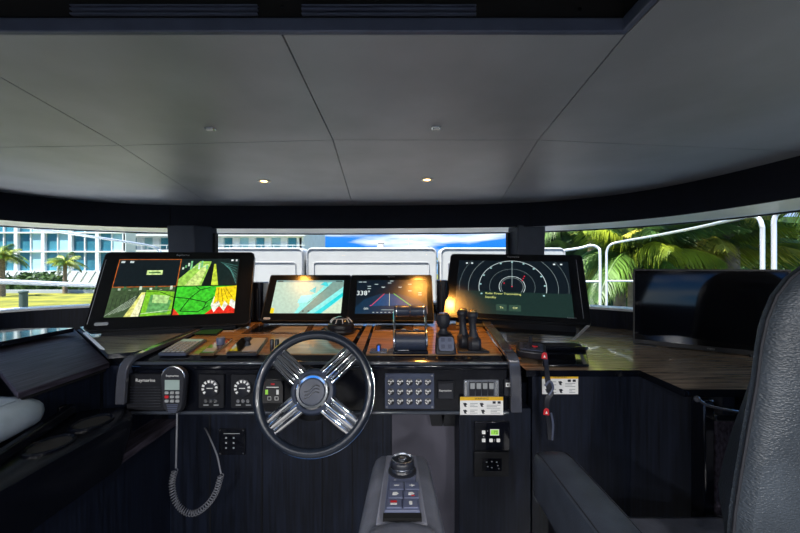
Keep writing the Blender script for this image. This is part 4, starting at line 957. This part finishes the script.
for px, py in ((544, 356), (546, 412)):
    c = P(px, py, 1.185)-oo; mb = MB(); mb.prism([(c.x-.010, c.z-.008), (c.x+.010, c.z-.010), (c.x+.008, c.z+.010), (c.x, c.z+.014), (c.x-.008, c.z+.008)], -.004, 0, T=Matrix(((1, 0, 0, 0), (0, 0, 1, c.y), (0, 1, 0, 0), (0, 0, 0, 1)))); q = mb.build('red_tab', 'red', t, bevel=.001)
    mb = MB(); mb.prism([(c.x-.004, c.z-.004), (c.x+.004, c.z-.004), (c.x, c.z+.005)], -.005, -.004, T=Matrix(((1, 0, 0, 0), (0, 0, 1, c.y), (0, 1, 0, 0), (0, 0, 0, 1)))); mb.build('tab_print', 'white', q)

# ------------------------------------------------------------------ helm armrest (centre bottom)
AZ = -.452
t = thing('helm_chair', 'pale grey helm chair armrest with joystick knob and keypad, at the bottom centre', 'chair', (0, .72, AZ))
mb = MB(); rings = []
for y, hw, top in ((.885, .048, -.030), (.876, .060, -.008), (.86, .066, 0), (.75, .072, .0), (.6, .078, 0), (.42, .082, 0)):
    rings.append([V((x+.003, y-.72, z+top)) for x, z in [(-hw-.004, -.12), (hw+.004, -.12), (hw+.002, -.03), (hw-.006, -.010), (hw-.020, -.001), (-hw+.020, -.001), (-hw+.006, -.010), (-hw-.002, -.03)]])
mb.rings(rings); mb.build('armrest', 'armleather', t, bevel=.004)
mb = MB(); mb.prism([(-.042, -.096), (.048, -.096), (.038, .132), (-.032, .132)], -.0005, .006); mb.build('top_plate', 'armtop', t, bevel=.003) if 'armtop' in M else mb.build('top_plate', mat('armrest_top_plate', (.28, .29, .36), .4, noise=.08), t, bevel=.003)
mb = MB(); mb.prism([(-.028, -.076), (.036, -.076), (.031, .085), (-.023, .085)], .006, .016); mb.build('keypad', 'armpanel', t, bevel=.002)
mb = MB(); mb.box(-.030, .038, -.091, -.077, .004, .012); mb.build('keypad_front', 'seam', t)
for r_ in range(3):
    for c_ in range(2):
        y0 = -.073+r_*.0265; x0 = -.024+c_*.030+.002*r_; mb = MB(); mb.box(x0, x0+.027, y0, y0+.0235, .016, .0195); kk = mb.build('key', 'armpanel', t, bevel=.001)
        mb = MB(); cx_, cy_ = x0+.0135, y0+.012
        if r_ == 2:
            mb.box(cx_-.005, cx_+.005, cy_-.0008, cy_+.0008, .0195, .0199)
            if c_: mb.box(cx_-.0008, cx_+.0008, cy_-.004, cy_+.004, .0195, .0199)
        elif r_ == 1:
            mb.prism([(cx_-.006, cy_-.004), (cx_+.002, cy_-.004), (cx_+.006, cy_), (cx_+.002, cy_+.005), (cx_-.005, cy_+.004)], .0195, .0199, 0)
            if c_: mb.box(cx_, cx_+.006, cy_-.007, cy_-.004, .0195, .02, 1)
        else:
            if c_: mb.prism(rrect(cx_-.003, cx_+.003, cy_-.005, cy_+.005, .0025), .0195, .0199, 0)
            else: mb.box(cx_-.007, cx_+.005, cy_+.001, cy_+.006, .0195, .02, 1); mb.box(cx_-.007, cx_+.005, cy_-.005, cy_-.001, .0195, .0199, 0)
        mb.build('key_symbol', ['white', 'red'], kk)
mb = MB(); mb.text('<', -.010, .014, .0165, .010); mb.build('back_mark', 'white', t)
T = Matrix.Translation((.005, .048, 0))
mb = MB(); mb.lathe([(.030, .012), (.030, .018), (.024, .020), (.022, .024), (.0245, .027), (.0245, .038), (.023, .040), (.001, .040)], T=T, seg=32); mb.build('knob', 'steel' if False else 'button', t)
mb = MB(); mb.lathe([(.0225, .0400), (.0235, .0435), (.0205, .0440), (.0195, .0405)], T=T, seg=32, cap=False); mb.lathe([(.0250, .027), (.0255, .0285), (.0250, .030)], T=T, seg=32, cap=False); mb.build('knob_ring', 'steel', t)
mb = MB(); mb.lathe([(.0095, .040), (.009, .0435), (.004, .042), (.001, .042)], T=T, seg=24); mb.build('knob_centre', 'steel', t)
mb = MB(); mb.box(-.03, .035, -.30, .02, FL-AZ, -.12); mb.build('support', 'black', t, bevel=.01)
mb = MB(); rings = []
for y, dz_, hw in ((.625, -.02, .045), (.615, .012, .055), (.59, .02, .06), (.40, .02, .062)):
    rings.append([V((.003+hw*c_, y-.72, dz_-.012+.014*s_)) for c_, s_ in [(math.cos(2*PI*i/16), math.sin(2*PI*i/16)) for i in range(16)]])
mb.rings(rings); mb.build('front_cushion', 'armleather', t)

# ------------------------------------------------------------------ right helm chair
t = thing('helm_chair', 'large grained black leather helm chair at the right edge, seen from its left', 'chair', (.85, .8, FL))
oc = (.85, .8, FL)
# backrest: outline traced in plan Y ~ .72, real thickness
def bz(px, py, Y=.755): q = P(px, py, Y); return (q.x, q.z)
Yb = .74
left = [(728, 545), (731, 510), (737, 470), (744, 430), (752, 385), (757, 345), (763, 318), (772, 296), (786, 278), (806, 263), (840, 250)]
lo2 = [bz(*p) for p in left]; xm = .985
lo2 = [q for q in lo2]
full = lo2+[(xm, lo2[-1][1]+.008)]+[(2*xm-x, z) for x, z in reversed(lo2)]
def shrink(pts, d, dy):
    cx_ = xm; cz_ = -.25; out = []
    for x, z in pts:
        L_ = math.hypot(x-cx_, z-cz_); kx = (L_-d)/L_; out.append(V((cx_+(x-cx_)*kx, dy, cz_+(z-cz_)*kx)))
    return out
mb = MB(); mb.rings([shrink(full, .13, Yb+.115), shrink(full, .095, Yb+.11), shrink(full, .062, Yb+.08), shrink(full, .03, Yb+.048), shrink(full, .0, Yb+.02), shrink(full, .006, Yb-.003), shrink(full, .022, Yb-.018), shrink(full, .08, Yb-.026), shrink(full, .16, Yb-.030)])
loc(mb, oc).build('backrest', 'leather', t)
mb = MB(); mb.tube([p for p in shrink(full, .0, Yb+.006)], .0035, seg=6); loc(mb, oc).build('piping', 'stitch', t)
# armrest
def arm_rings():
    rings = []
    for y, zt, hw in ((1.015, -.545, .030), (1.005, -.52, .042), (.985, -.507, .048), (.95, -.502, .050), (.8, -.50, .052), (.65, -.498, .052), (.5, -.498, .052)):
        xc = .415 if y < .9 else .415
        rings.append([V((xc+dx*hw, y, zt+dz_)) for dx, dz_ in ((-1, -.12), (1, -.12), (1.02, -.05), (1, -.020), (.88, -.006), (.6, 0), (0, .002), (-.6, 0), (-.88, -.006), (-1, -.020), (-1.02, -.05))])
    return rings
mb = MB(); mb.rings(arm_rings()); loc(mb, oc).build('armrest', 'leathersm', t)
mb = MB()
for sx in (.455, .375): mb.tube([V((sx, y, zt-.001)) for y, zt in ((1.0, -.523), (.985, -.509), (.95, -.504), (.8, -.502), (.5, -.500))], .0016, seg=5)
loc(mb, oc).build('armrest_stitching', 'stitch', t)
mb = MB(); mb.box(.375, .455, .55, .92, -1.0, -.60); loc(mb, oc).build('armrest_panel', 'black', t, bevel=.01)
mb = MB(); mb.prism(rrect(.47, 1.30, .40, .955, .05), -.76, -.655); loc(mb, oc).build('seat', 'seatgrey' if 'seatgrey' in M else mat('seat_grey_fabric', (.07, .075, .095), .5, noise=.2, bump=.3, bscale=300), t, bevel=.02, seg=3)
mb = MB(); mb.tube([V((.84, .948, -.654)), V((.84, .72, -.653))], .002, seg=5); loc(mb, oc).build('seat_seam', 'stitch', t)
mb = MB(); mb.lathe([(.06, -.76), (.06, -1.38), (.22, -1.42), (.24, FL), (.001, FL)], T=Matrix.Translation((.88, .68, 0)), seg=24); loc(mb, oc).build('pedestal', 'steel', t)

# ------------------------------------------------------------------ outside: deck, pads, rails
mb = MB(); op = offset(head, .37); far = offset(head, 1.35)
closedband(mb, op, [V((p.x*1.35, min(p.y*1.0, 4.1) if p.y < 1.5 else p.y+1.4, 0)) for p in head], -.52, -.45)
struct(mb.build('floor_deck', 'deck'))
def pad(x0, x1, label, Y=3.15, ztop=247.5):
    a = P(x0, ztop, Y); b = P(x1, ztop, Y)
    t = thing('deck_pad', label, 'backrest pad', (0, Y, -.45), 'foredeck backrest pads')
    T = Matrix(((1, 0, 0, 0), (0, 0, 1, 0), (0, 1, 0, 0), (0, 0, 0, 1)))
    mb = MB(); mb.prism(rrect(a.x, b.x, 0, a.z+.45, .05, 6), 0, .22, T=T); mb.build('cushion', 'padwhite', t, bevel=.02, seg=3)
    mb = MB(); ii = rrect(a.x+.07, b.x-.07, .10, a.z+.45-.13, .02, 4); mb.tube([V((x, -.003, z)) for x, z in ii], .005, seg=6, closed=True); mb.build('piping', 'padseam', t)
    mb = MB(); ii = rrect(a.x+.012, b.x-.012, .012, a.z+.45-.012, .04, 5); mb.tube([V((x, -.002, z)) for x, z in ii], .006, seg=6, closed=True); mb.build('edge_piping', 'padseam', t)
    mb = MB(); mb.box(a.x+.1, b.x-.1, .20, .30, .0, a.z+.35); mb.build('back_frame', 'deck', t)
pad(212, 303.5, 'white padded foredeck backrest seen between camera display and chart display, left of three'); pad(306, 437, 'white padded foredeck backrest, wide middle one of three above the centre displays'); pad(440, 566, 'white padded foredeck backrest behind the right pillar, right of three')
q = P(381, 246, 3.3); t = thing('deck_light', 'small white deck fitting on top of the middle foredeck backrest', 'fitting', P(381, 247.4, 3.25))
MB().lathe([(.001, 0), (.035, 0), (.03, .02), (.015, .03), (.001, .03)]).build('base', 'padwhite', t); MB().box(-.03, .03, -.02, .02, .03, .05).build('head', 'padwhite', t, bevel=.008)
def rail(name, label, pts, r=.019, extra=None):
    t = thing(name, label, 'railing', V((pts[0].x, pts[0].y, -.45)), 'deck railings'); oo = V((pts[0].x, pts[0].y, -.45))
    mb = MB(); mb.tube(catmull(pts, 6), r, seg=10); loc(mb, oo).build('rail_tube', 'rail', t)
    if extra:
        for e_ in extra: mb = MB(); mb.tube(e_, r*.8, seg=8); loc(mb, oo).build('mid_rail', 'rail', t)
def drop(p, z=-.45): return V((p.x, p.y, z))
# right rails
p = [P(552, 252, 4.4), P(564, 250.5, 4.35), P(580, 248, 4.3), P(591, 245.5, 4.25), P(598, 248, 4.22), P(600, 256, 4.2)]
rail('deck_railing', 'chrome deck rail bending down between radar display and television', p+[drop(P(600, 280, 4.2))], .016, [[P(585, 281.5, 4.25), P(600, 281.5, 4.2)]])
a0 = P(606.5, 262, 4.15)
p = [drop(a0), a0, P(607, 251, 4.15), P(611, 244.5, 4.12), P(622, 241.5, 4.05), P(660, 234.8, 3.5), P(700, 227, 2.95), P(735, 219, 2.45), P(750, 216, 2.3), P(758, 217.5, 2.25), P(762, 226, 2.22), P(762.5, 240, 2.22)]
rail('deck_railing', 'long rising chrome deck rail in front of the palms, above the television', p+[drop(P(762.5, 250, 2.22))], .0125, [[P(606, 281, 4.15), P(640, 281, 3.9), P(700, 283, 3.0), P(762, 290, 2.22)]])
a0 = P(774, 240, 2.1)
p = [drop(a0), a0, P(774, 222, 2.1), P(777, 214, 2.09), P(786, 211, 2.05), P(800, 209, 1.98), P(830, 204, 1.85), P(900, 195, 1.6)]
rail('deck_railing', 'chrome deck rail at the far right above the chair back', p, .0125)
# left rails
p = [P(-80, 214, 2.5), P(-20, 222, 2.75), P(30, 228, 3.0), P(80, 235, 3.3), P(120, 241, 3.6), P(150, 246, 3.9), P(158, 250, 4.0), P(160, 256, 4.0)]
rail('deck_railing', 'long chrome deck rail curving down across the left window', p+[drop(p[-1])], .0125)
p = [P(-120, 279, 2.6), P(0, 281.5, 3.0), P(60, 284, 3.3), P(110, 286, 3.6), P(158, 288, 4.0)]
mb = MB(); mb.tube(p, .022, seg=10); tag(mb.build('lower_deck_rail', 'rail'), 'straight pale lower deck rail crossing in front of the hedge and lawn', 'railing')

# ------------------------------------------------------------------ outside: land
GZ = -3.0
struct(MB().box(-160, 160, 9, 140, GZ-.4, GZ).build('floor_lawn', 'grass'))
struct(MB().box(-160, 160, -60, 9, GZ-1.2, GZ-.8).build('floor_water', mat('marina_water', (.10, .14, .14), .2, noise=.2, nscale=.5)))
def building(name, label, x0, x1, Y0, depth, zb_, zt, bays, floors, mats, panel=None, mull=.35, slab=.35):
    t = thing(name, label, 'building', (x0, Y0, zb_))
    W = x1-x0; Ht = zt-zb_
    MB().box(0, W, .4, depth, 0, Ht).build('block', mats[0], t)
    bw = W/bays; fh = Ht/floors
    mb = MB()
    for i in range(bays+1): mb.box(i*bw-mull/2, i*bw+mull/2, 0, .45, 0, Ht)
    mb.build('mullions', mats[1], t)
    mb = MB()
    for j in range(1, floors+1): mb.box(-.2, W+.2, -.02, .45, j*fh-slab/2, j*fh+slab/2)
    mb.build('floor_bands', mats[1], t)
    return t, W, Ht, bw, fh
x = lambda px, Y: (px-CX)*Y/F
t, W, Ht, bw, fh = building('glass_building', 'large building with teal glass facade and white mullions beyond the lawn', x(-283, 52), x(124, 52), 52, 2, -.6, 24.15, 15, 9, ['teal', 'facade'], mull=.5, slab=.2)
MB().box(W-.1, W+.15, 0, 2.1, 0, Ht).build('end_wall', 'facade', t)
mb = MB(); mb.box(0, W, -.3, .4, GZ+.6, 0); mb.build('base_wall', 'facade', t)
mb = MB()
for k_ in range(46):
    xx = k_*1.25
    if xx+1.2 < W: mb.tube([V((xx, -.32, GZ+1.0)), V((xx+1.2, -.32, -.1))], .05, seg=4); mb.tube([V((xx+1.2, -.32, GZ+1.0)), V((xx, -.32, -.1))], .05, seg=4)
mb.build('lattice', 'lattice', t)
mb = MB()
for k_ in range(15): mb.box((k_+.5)*bw-.08, (k_+.5)*bw+.08, .2, .42, 0, Ht)
mb.build('thin_mullions', 'facade', t)
for k_ in (1, 4, 6, 9, 11, 12, 14):
    mb = MB(); mb.box((k_+.5)*bw+.1, (k_+1)*bw-.4, .34, .41, 0, Ht); mb.build('pale_glazing', 'tealpale', t)
# white balcony building
t, W, Ht, bw, fh = building('balcony_building', 'white apartment building with balconies and teal windows, left of the blue sky', x(124, 70), x(300, 70), 70, 22, GZ, 24, 11, 9, ['tealpale', 'facade'], mull=1.3, slab=.75)
MB().box(W-.1, W+.3, 0, 22.2, 0, Ht).build('end_wall', 'facade', t)
mb = MB()
for j in range(1, 9): mb.box(-.3, W+1.4, -1.6, 0, j*fh-.18, j*fh+.18)
mb.build('balcony_slabs', 'facade', t)
mb = MB()
for j in range(1, 9):
    mb.box(-.3, W+1.4, -1.62, -1.56, j*fh+1.0, j*fh+1.12)
    for i in range(30): mb.box(-.3+i*(W+1.7)/30, -.22+i*(W+1.7)/30, -1.6, -1.55, j*fh+.18, j*fh+1.05)
mb.build('balcony_railings', 'facade', t)
for j in range(0, 9):
    mb = MB()
    for i in range(0, 11, 2): mb.box(i*bw+.9, i*bw+bw-.9, .2, .38, j*fh+.5, j*fh+fh-.5)
    mb.build('dark_windows', 'teal', t)
# hedges
def bush(name, label, x0, x1, y0, y1, z0, z1, n, cat='hedge', m='hedge', size=.35, group=None):
    mb = MB()
    for i in range(n):
        u_, v_, w_ = random.random(), random.random(), random.random()**.6
        c_ = V((x0+(x1-x0)*u_, y0+(y1-y0)*v_, z0+(z1-z0)*w_*(.75+.25*math.sin(u_*9+x0)))); s_ = size*(.5+random.random())
        a_ = V((random.uniform(-1, 1), random.uniform(-1, 1), random.uniform(-.3, 1))).normalized(); b_ = a_.cross(V((random.random(), random.random(), random.random()))).normalized()
        mb.poly([c_-a_*s_, c_+b_*s_*.4, c_+a_*s_, c_-b_*s_*.4])
    # a solid core so that nothing shows through
    mb.prism([(x0+.1, y0+.25*(y1-y0)), (x1-.1, y0+.25*(y1-y0)), (x1-.1, y1), (x0+.1, y1)], z0, z0+(z1-z0)*.62)
    o_ = mb.build(name, m, normals=False); tag(o_, label, cat, group); return o_
bush('clipped_hedge', 'dense dark green hedge along the foot of the glass building', x(-60, 44), x(60, 44), 42, 45, GZ, -.7, 1800)
bush('clipped_hedge', 'low dark strip of hedge to the right of the small palm', x(62, 45), x(150, 45), 43, 45, GZ, -1.9, 900)
mb = MB(); mb.box(-60, 20, 40.5, 41.2, GZ, GZ+.35); tag(mb.build('stone_kerb', 'lattice'), 'pale stone kerb between the hedge and the yellow lawn', 'kerb')
t = thing('bollard', 'dark green-grey bollard post standing on the lawn at the left', 'post', V((x(23.5, 24), 24, GZ))); zt = -(291-CY)*24/F-GZ
MB().lathe([(.22, 0), (.22, zt-.12), (.20, zt-.1)], seg=16).build('post', 'bollard', t); MB().lathe([(.25, zt-.12), (.25, zt-.02), (.10, zt+.04), (.001, zt+.05)], seg=16).build('cap', 'bollard', t)

# ------------------------------------------------------------------ palms
def frond_mesh(L, droop, n=30, leaf=.55, seed=0, hang=.5):
    rnd = random.Random(seed); mb = MB(); path = []
    for i in range(n+1):
        s_ = i/n; path.append(V((L*s_*(1-.18*s_*s_), 0, L*(.42*s_-droop*s_*s_))))
    mb.tube(path, [.028*(1-.85*i/n)+.003 for i in range(n+1)], seg=5)
    for i in range(3, n+1):
        p = path[i]; tg = (path[min(i+1, n)]-path[i-1]).normalized(); s_ = i/n
        ll = leaf*(math.sin(PI*min(1, s_*.9+.12))**.6)*(.85+.3*rnd.random())
        for side in (-1, 1):
            for rep in range(2):
                q0 = p+tg*rep*L/n*.5; d = (tg*.55+V((0, side*.8, -hang*(.4+rnd.random()*.8)))).normalized(); e1 = q0+d*ll*.5; e2 = q0+d*ll*.95+V((0, 0, -ll*(.22+.3*rnd.random())))
                wv = tg*.015; mb.poly([q0-wv*.6, e1-wv, e2, e1+wv, q0+wv*.6])
    return mb
F_MESH = {}
def get_frond(key, L, droop, leaf, seed, m, hang):
    if key not in F_MESH:
        ob = frond_mesh(L, droop, 46, leaf, seed, hang).build('frond', m, normals=False); F_MESH[key] = ob.data; bpy.data.objects.remove(ob)
    return F_MESH[key]
def palm(label, x_, y_, zc, L, n, lean=0, mats=('frond',), droops=(.55, .8, 1.05), leaf=.55, group='palms beyond the right window', gz=GZ, tr=.13, hang=.6, seed=0):
    rnd = random.Random(seed+int(x_*31+y_*17)); t = thing('palm_tree', label, 'palm tree', V((x_, y_, gz)), group); hgt = zc-gz
    mb = MB(); pts = [V((lean*(1-s_)**2*-1+0, 0, hgt*s_)) for s_ in (0, .25, .5, .75, 1)]; mb.tube(catmull(pts, 3), [tr*(1.15-.35*i/12) for i in range(13)], seg=10); mb.build('trunk', 'trunk', t)
    for i in range(n):
        mm = mats[i % len(mats)]; vi = rnd.randrange(3); dr = droops[i % len(droops)]
        me = get_frond((mm, vi, dr, L, leaf, hang), L*(.9+.1*vi), dr, leaf, vi*7+1, mm, hang)
        o_ = bpy.data.objects.new('frond', me); C.objects.link(o_); o_.parent = t
        ring_ = i/n; pitch = math.radians(-62+75*ring_+rnd.uniform(-8, 8))
        o_.location = (0, 0, hgt); o_.rotation_euler = (rnd.uniform(-.2, .2), pitch, i*2.39996+rnd.uniform(-.25, .25))
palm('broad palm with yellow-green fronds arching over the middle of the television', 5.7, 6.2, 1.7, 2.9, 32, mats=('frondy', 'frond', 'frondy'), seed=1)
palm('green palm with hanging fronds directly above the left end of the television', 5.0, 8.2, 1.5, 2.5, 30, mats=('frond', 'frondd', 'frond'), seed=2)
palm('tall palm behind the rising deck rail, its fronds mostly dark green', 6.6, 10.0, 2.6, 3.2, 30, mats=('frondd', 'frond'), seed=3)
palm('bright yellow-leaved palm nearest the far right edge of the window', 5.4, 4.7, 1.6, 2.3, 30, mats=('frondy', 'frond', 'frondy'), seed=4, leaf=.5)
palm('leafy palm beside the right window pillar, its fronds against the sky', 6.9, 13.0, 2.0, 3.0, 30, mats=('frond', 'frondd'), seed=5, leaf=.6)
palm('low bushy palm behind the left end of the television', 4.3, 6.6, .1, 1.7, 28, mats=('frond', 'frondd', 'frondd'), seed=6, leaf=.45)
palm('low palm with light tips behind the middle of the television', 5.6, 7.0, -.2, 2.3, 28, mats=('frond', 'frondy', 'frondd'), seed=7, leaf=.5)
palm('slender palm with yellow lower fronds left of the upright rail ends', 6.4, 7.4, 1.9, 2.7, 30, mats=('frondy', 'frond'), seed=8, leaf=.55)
bush('green_thicket', 'dark green thicket filling the background behind the palms', 6.2, 30, 15.5, 19, GZ, 5.5, 6500, 'thicket', 'hedge', .55)
bush('green_thicket', 'dark shrubbery low behind the gap between radar display and television', 2.6, 6.5, 9.5, 11, GZ, -.3, 1800, 'thicket', 'hedge', .35)
# small palms left
palm('small palm standing before the glass building near the camera display', x(65, 40), 40, -.10+.35, 2.0, 18, mats=('frondd', 'frond'), seed=9, leaf=.6, tr=.2, group='small palms before the glass building')
palm('small palm before the glass building, cut by the left edge of the picture', x(2, 36), 36, .85, 2.2, 18, mats=('frondd', 'frond'), seed=10, leaf=.6, tr=.24, group='small palms before the glass building')
# far shrubs and mast over the pads
for px, l in ((430, 'small dark tree top just above the middle foredeck backrest'), (499, 'small dark tree top just above the right foredeck backrest')):
    X = x(px, 60); bush('distant_treetop', l, X-1.2, X+1.2, 60, 62, GZ, 3.4, 300, 'tree', 'hedge', .3, 'distant treetops')
mb = MB(); mb.tube([V((x(409, 50), 50, GZ)), V((x(409, 50), 50, 4.4))], .06, seg=6); mb.tube([V((x(409, 50)-.5, 50, 3.6)), V((x(409, 50)+.5, 50, 3.6))], .04, seg=5); tag(mb.build('mast', 'facade'), 'thin white mast against the blue sky', 'mast')

def split_loose(o):
    me = o.data; par = list(range(len(me.vertices)))
    def find(a):
        while par[a] != a: par[a] = par[par[a]]; a = par[a]
        return a
    for e_ in me.edges: par[find(e_.vertices[0])] = find(e_.vertices[1])
    roots = sorted({find(i) for i in range(len(me.vertices))})
    if len(roots) < 2: return
    for k_, rt_ in enumerate(roots):
        b_ = bmesh.new(); b_.from_mesh(me); b_.verts.ensure_lookup_table()
        bmesh.ops.delete(b_, geom=[v_ for v_ in b_.verts if find(v_.index) != rt_], context='VERTS')
        nm = bpy.data.meshes.new(me.name); b_.to_mesh(nm); b_.free()
        for m_ in me.materials: nm.materials.append(m_)
        q_ = o.copy(); q_.data = nm; C.objects.link(q_)
    bpy.data.objects.remove(o)
for o in [o for o in bpy.data.objects if o.type == 'MESH' and o.name.split('.')[0] in ('bronze_frame', 'display_hatch', 'gimbal_arm', 'end_cap', 'screw', 'rib', 'foot', 'bracket', 'end_clip', 'push_button', 'contact', 'badge', 'button', 'side_arm', 'slide_rail', 'indicator', 'strap_end')]:
    if o.parent: split_loose(o)
# ------------------------------------------------------------------ world, sun, camera
sc = bpy.context.scene
w = bpy.data.worlds.new('World'); sc.world = w; w.use_nodes = True; nt = w.node_tree; nt.nodes.clear()
out = nt.nodes.new('ShaderNodeOutputWorld'); bg = nt.nodes.new('ShaderNodeBackground'); tc = nt.nodes.new('ShaderNodeTexCoord')
sep = nt.nodes.new('ShaderNodeSeparateXYZ'); nt.links.new(tc.outputs['Generated'], sep.inputs[0])
cr = nt.nodes.new('ShaderNodeValToRGB'); nt.links.new(sep.outputs['Z'], cr.inputs['Fac'])
e0 = cr.color_ramp.elements; e0[0].position = .0; e0[0].color = (.12, .32, .60, 1); e0[1].position = .6; e0[1].color = (.10, .27, .62, 1)
n_ = cr.color_ramp.elements.new(.05); n_.color = (.012, .14, .52, 1); n_ = cr.color_ramp.elements.new(.2); n_.color = (.05, .22, .62, 1)
mp = nt.nodes.new('ShaderNodeMapping'); mp.inputs['Scale'].default_value = (4, 4, 26); mp.inputs['Location'].default_value = (.3, .2, .4); nt.links.new(tc.outputs['Generated'], mp.inputs['Vector'])
nz = nt.nodes.new('ShaderNodeTexNoise'); nz.inputs['Scale'].default_value = 1.0; nz.inputs['Detail'].default_value = 7; nt.links.new(mp.outputs['Vector'], nz.inputs['Vector'])
c2 = nt.nodes.new('ShaderNodeValToRGB'); c2.color_ramp.elements[0].position = .50; c2.color_ramp.elements[1].position = .66; nt.links.new(nz.outputs['Fac'], c2.inputs['Fac'])
mx = nt.nodes.new('ShaderNodeMixRGB'); nt.links.new(c2.outputs['Color'], mx.inputs['Fac']); nt.links.new(cr.outputs['Color'], mx.inputs['Color1']); mx.inputs['Color2'].default_value = (.6, .66, .72, 1)
nt.links.new(mx.outputs['Color'], bg.inputs['Color']); bg.inputs['Strength'].default_value = 1.6; nt.links.new(bg.outputs[0], out.inputs['Surface'])
S = bpy.data.lights.new('sun', 'SUN'); S.energy = 11; S.color = (1, .96, .88); S.angle = .01
so_ = bpy.data.objects.new('sun', S); C.objects.link(so_); d = V((.38, .42, -1.15)); so_.rotation_euler = d.to_track_quat('-Z', 'Y').to_euler()
cam = bpy.data.cameras.new('camera'); co = bpy.data.objects.new('camera', cam); C.objects.link(co); cam.sensor_width = 36; cam.lens = F/800*36; cam.clip_start = .05; cam.clip_end = 600
co.location = (0, 0, 0); co.rotation_euler = (PI/2, 0, 0); sc.camera = co
bpy.context.view_layer.update()
for o in list(bpy.data.objects):
    if o.parent is None: o.location.z += EYE
sc.view_settings.view_transform = 'Standard'; sc.view_settings.look = 'None'; sc.view_settings.gamma = 1; sc.view_settings.use_curve_mapping = False
sc.view_settings.exposure = 0.4
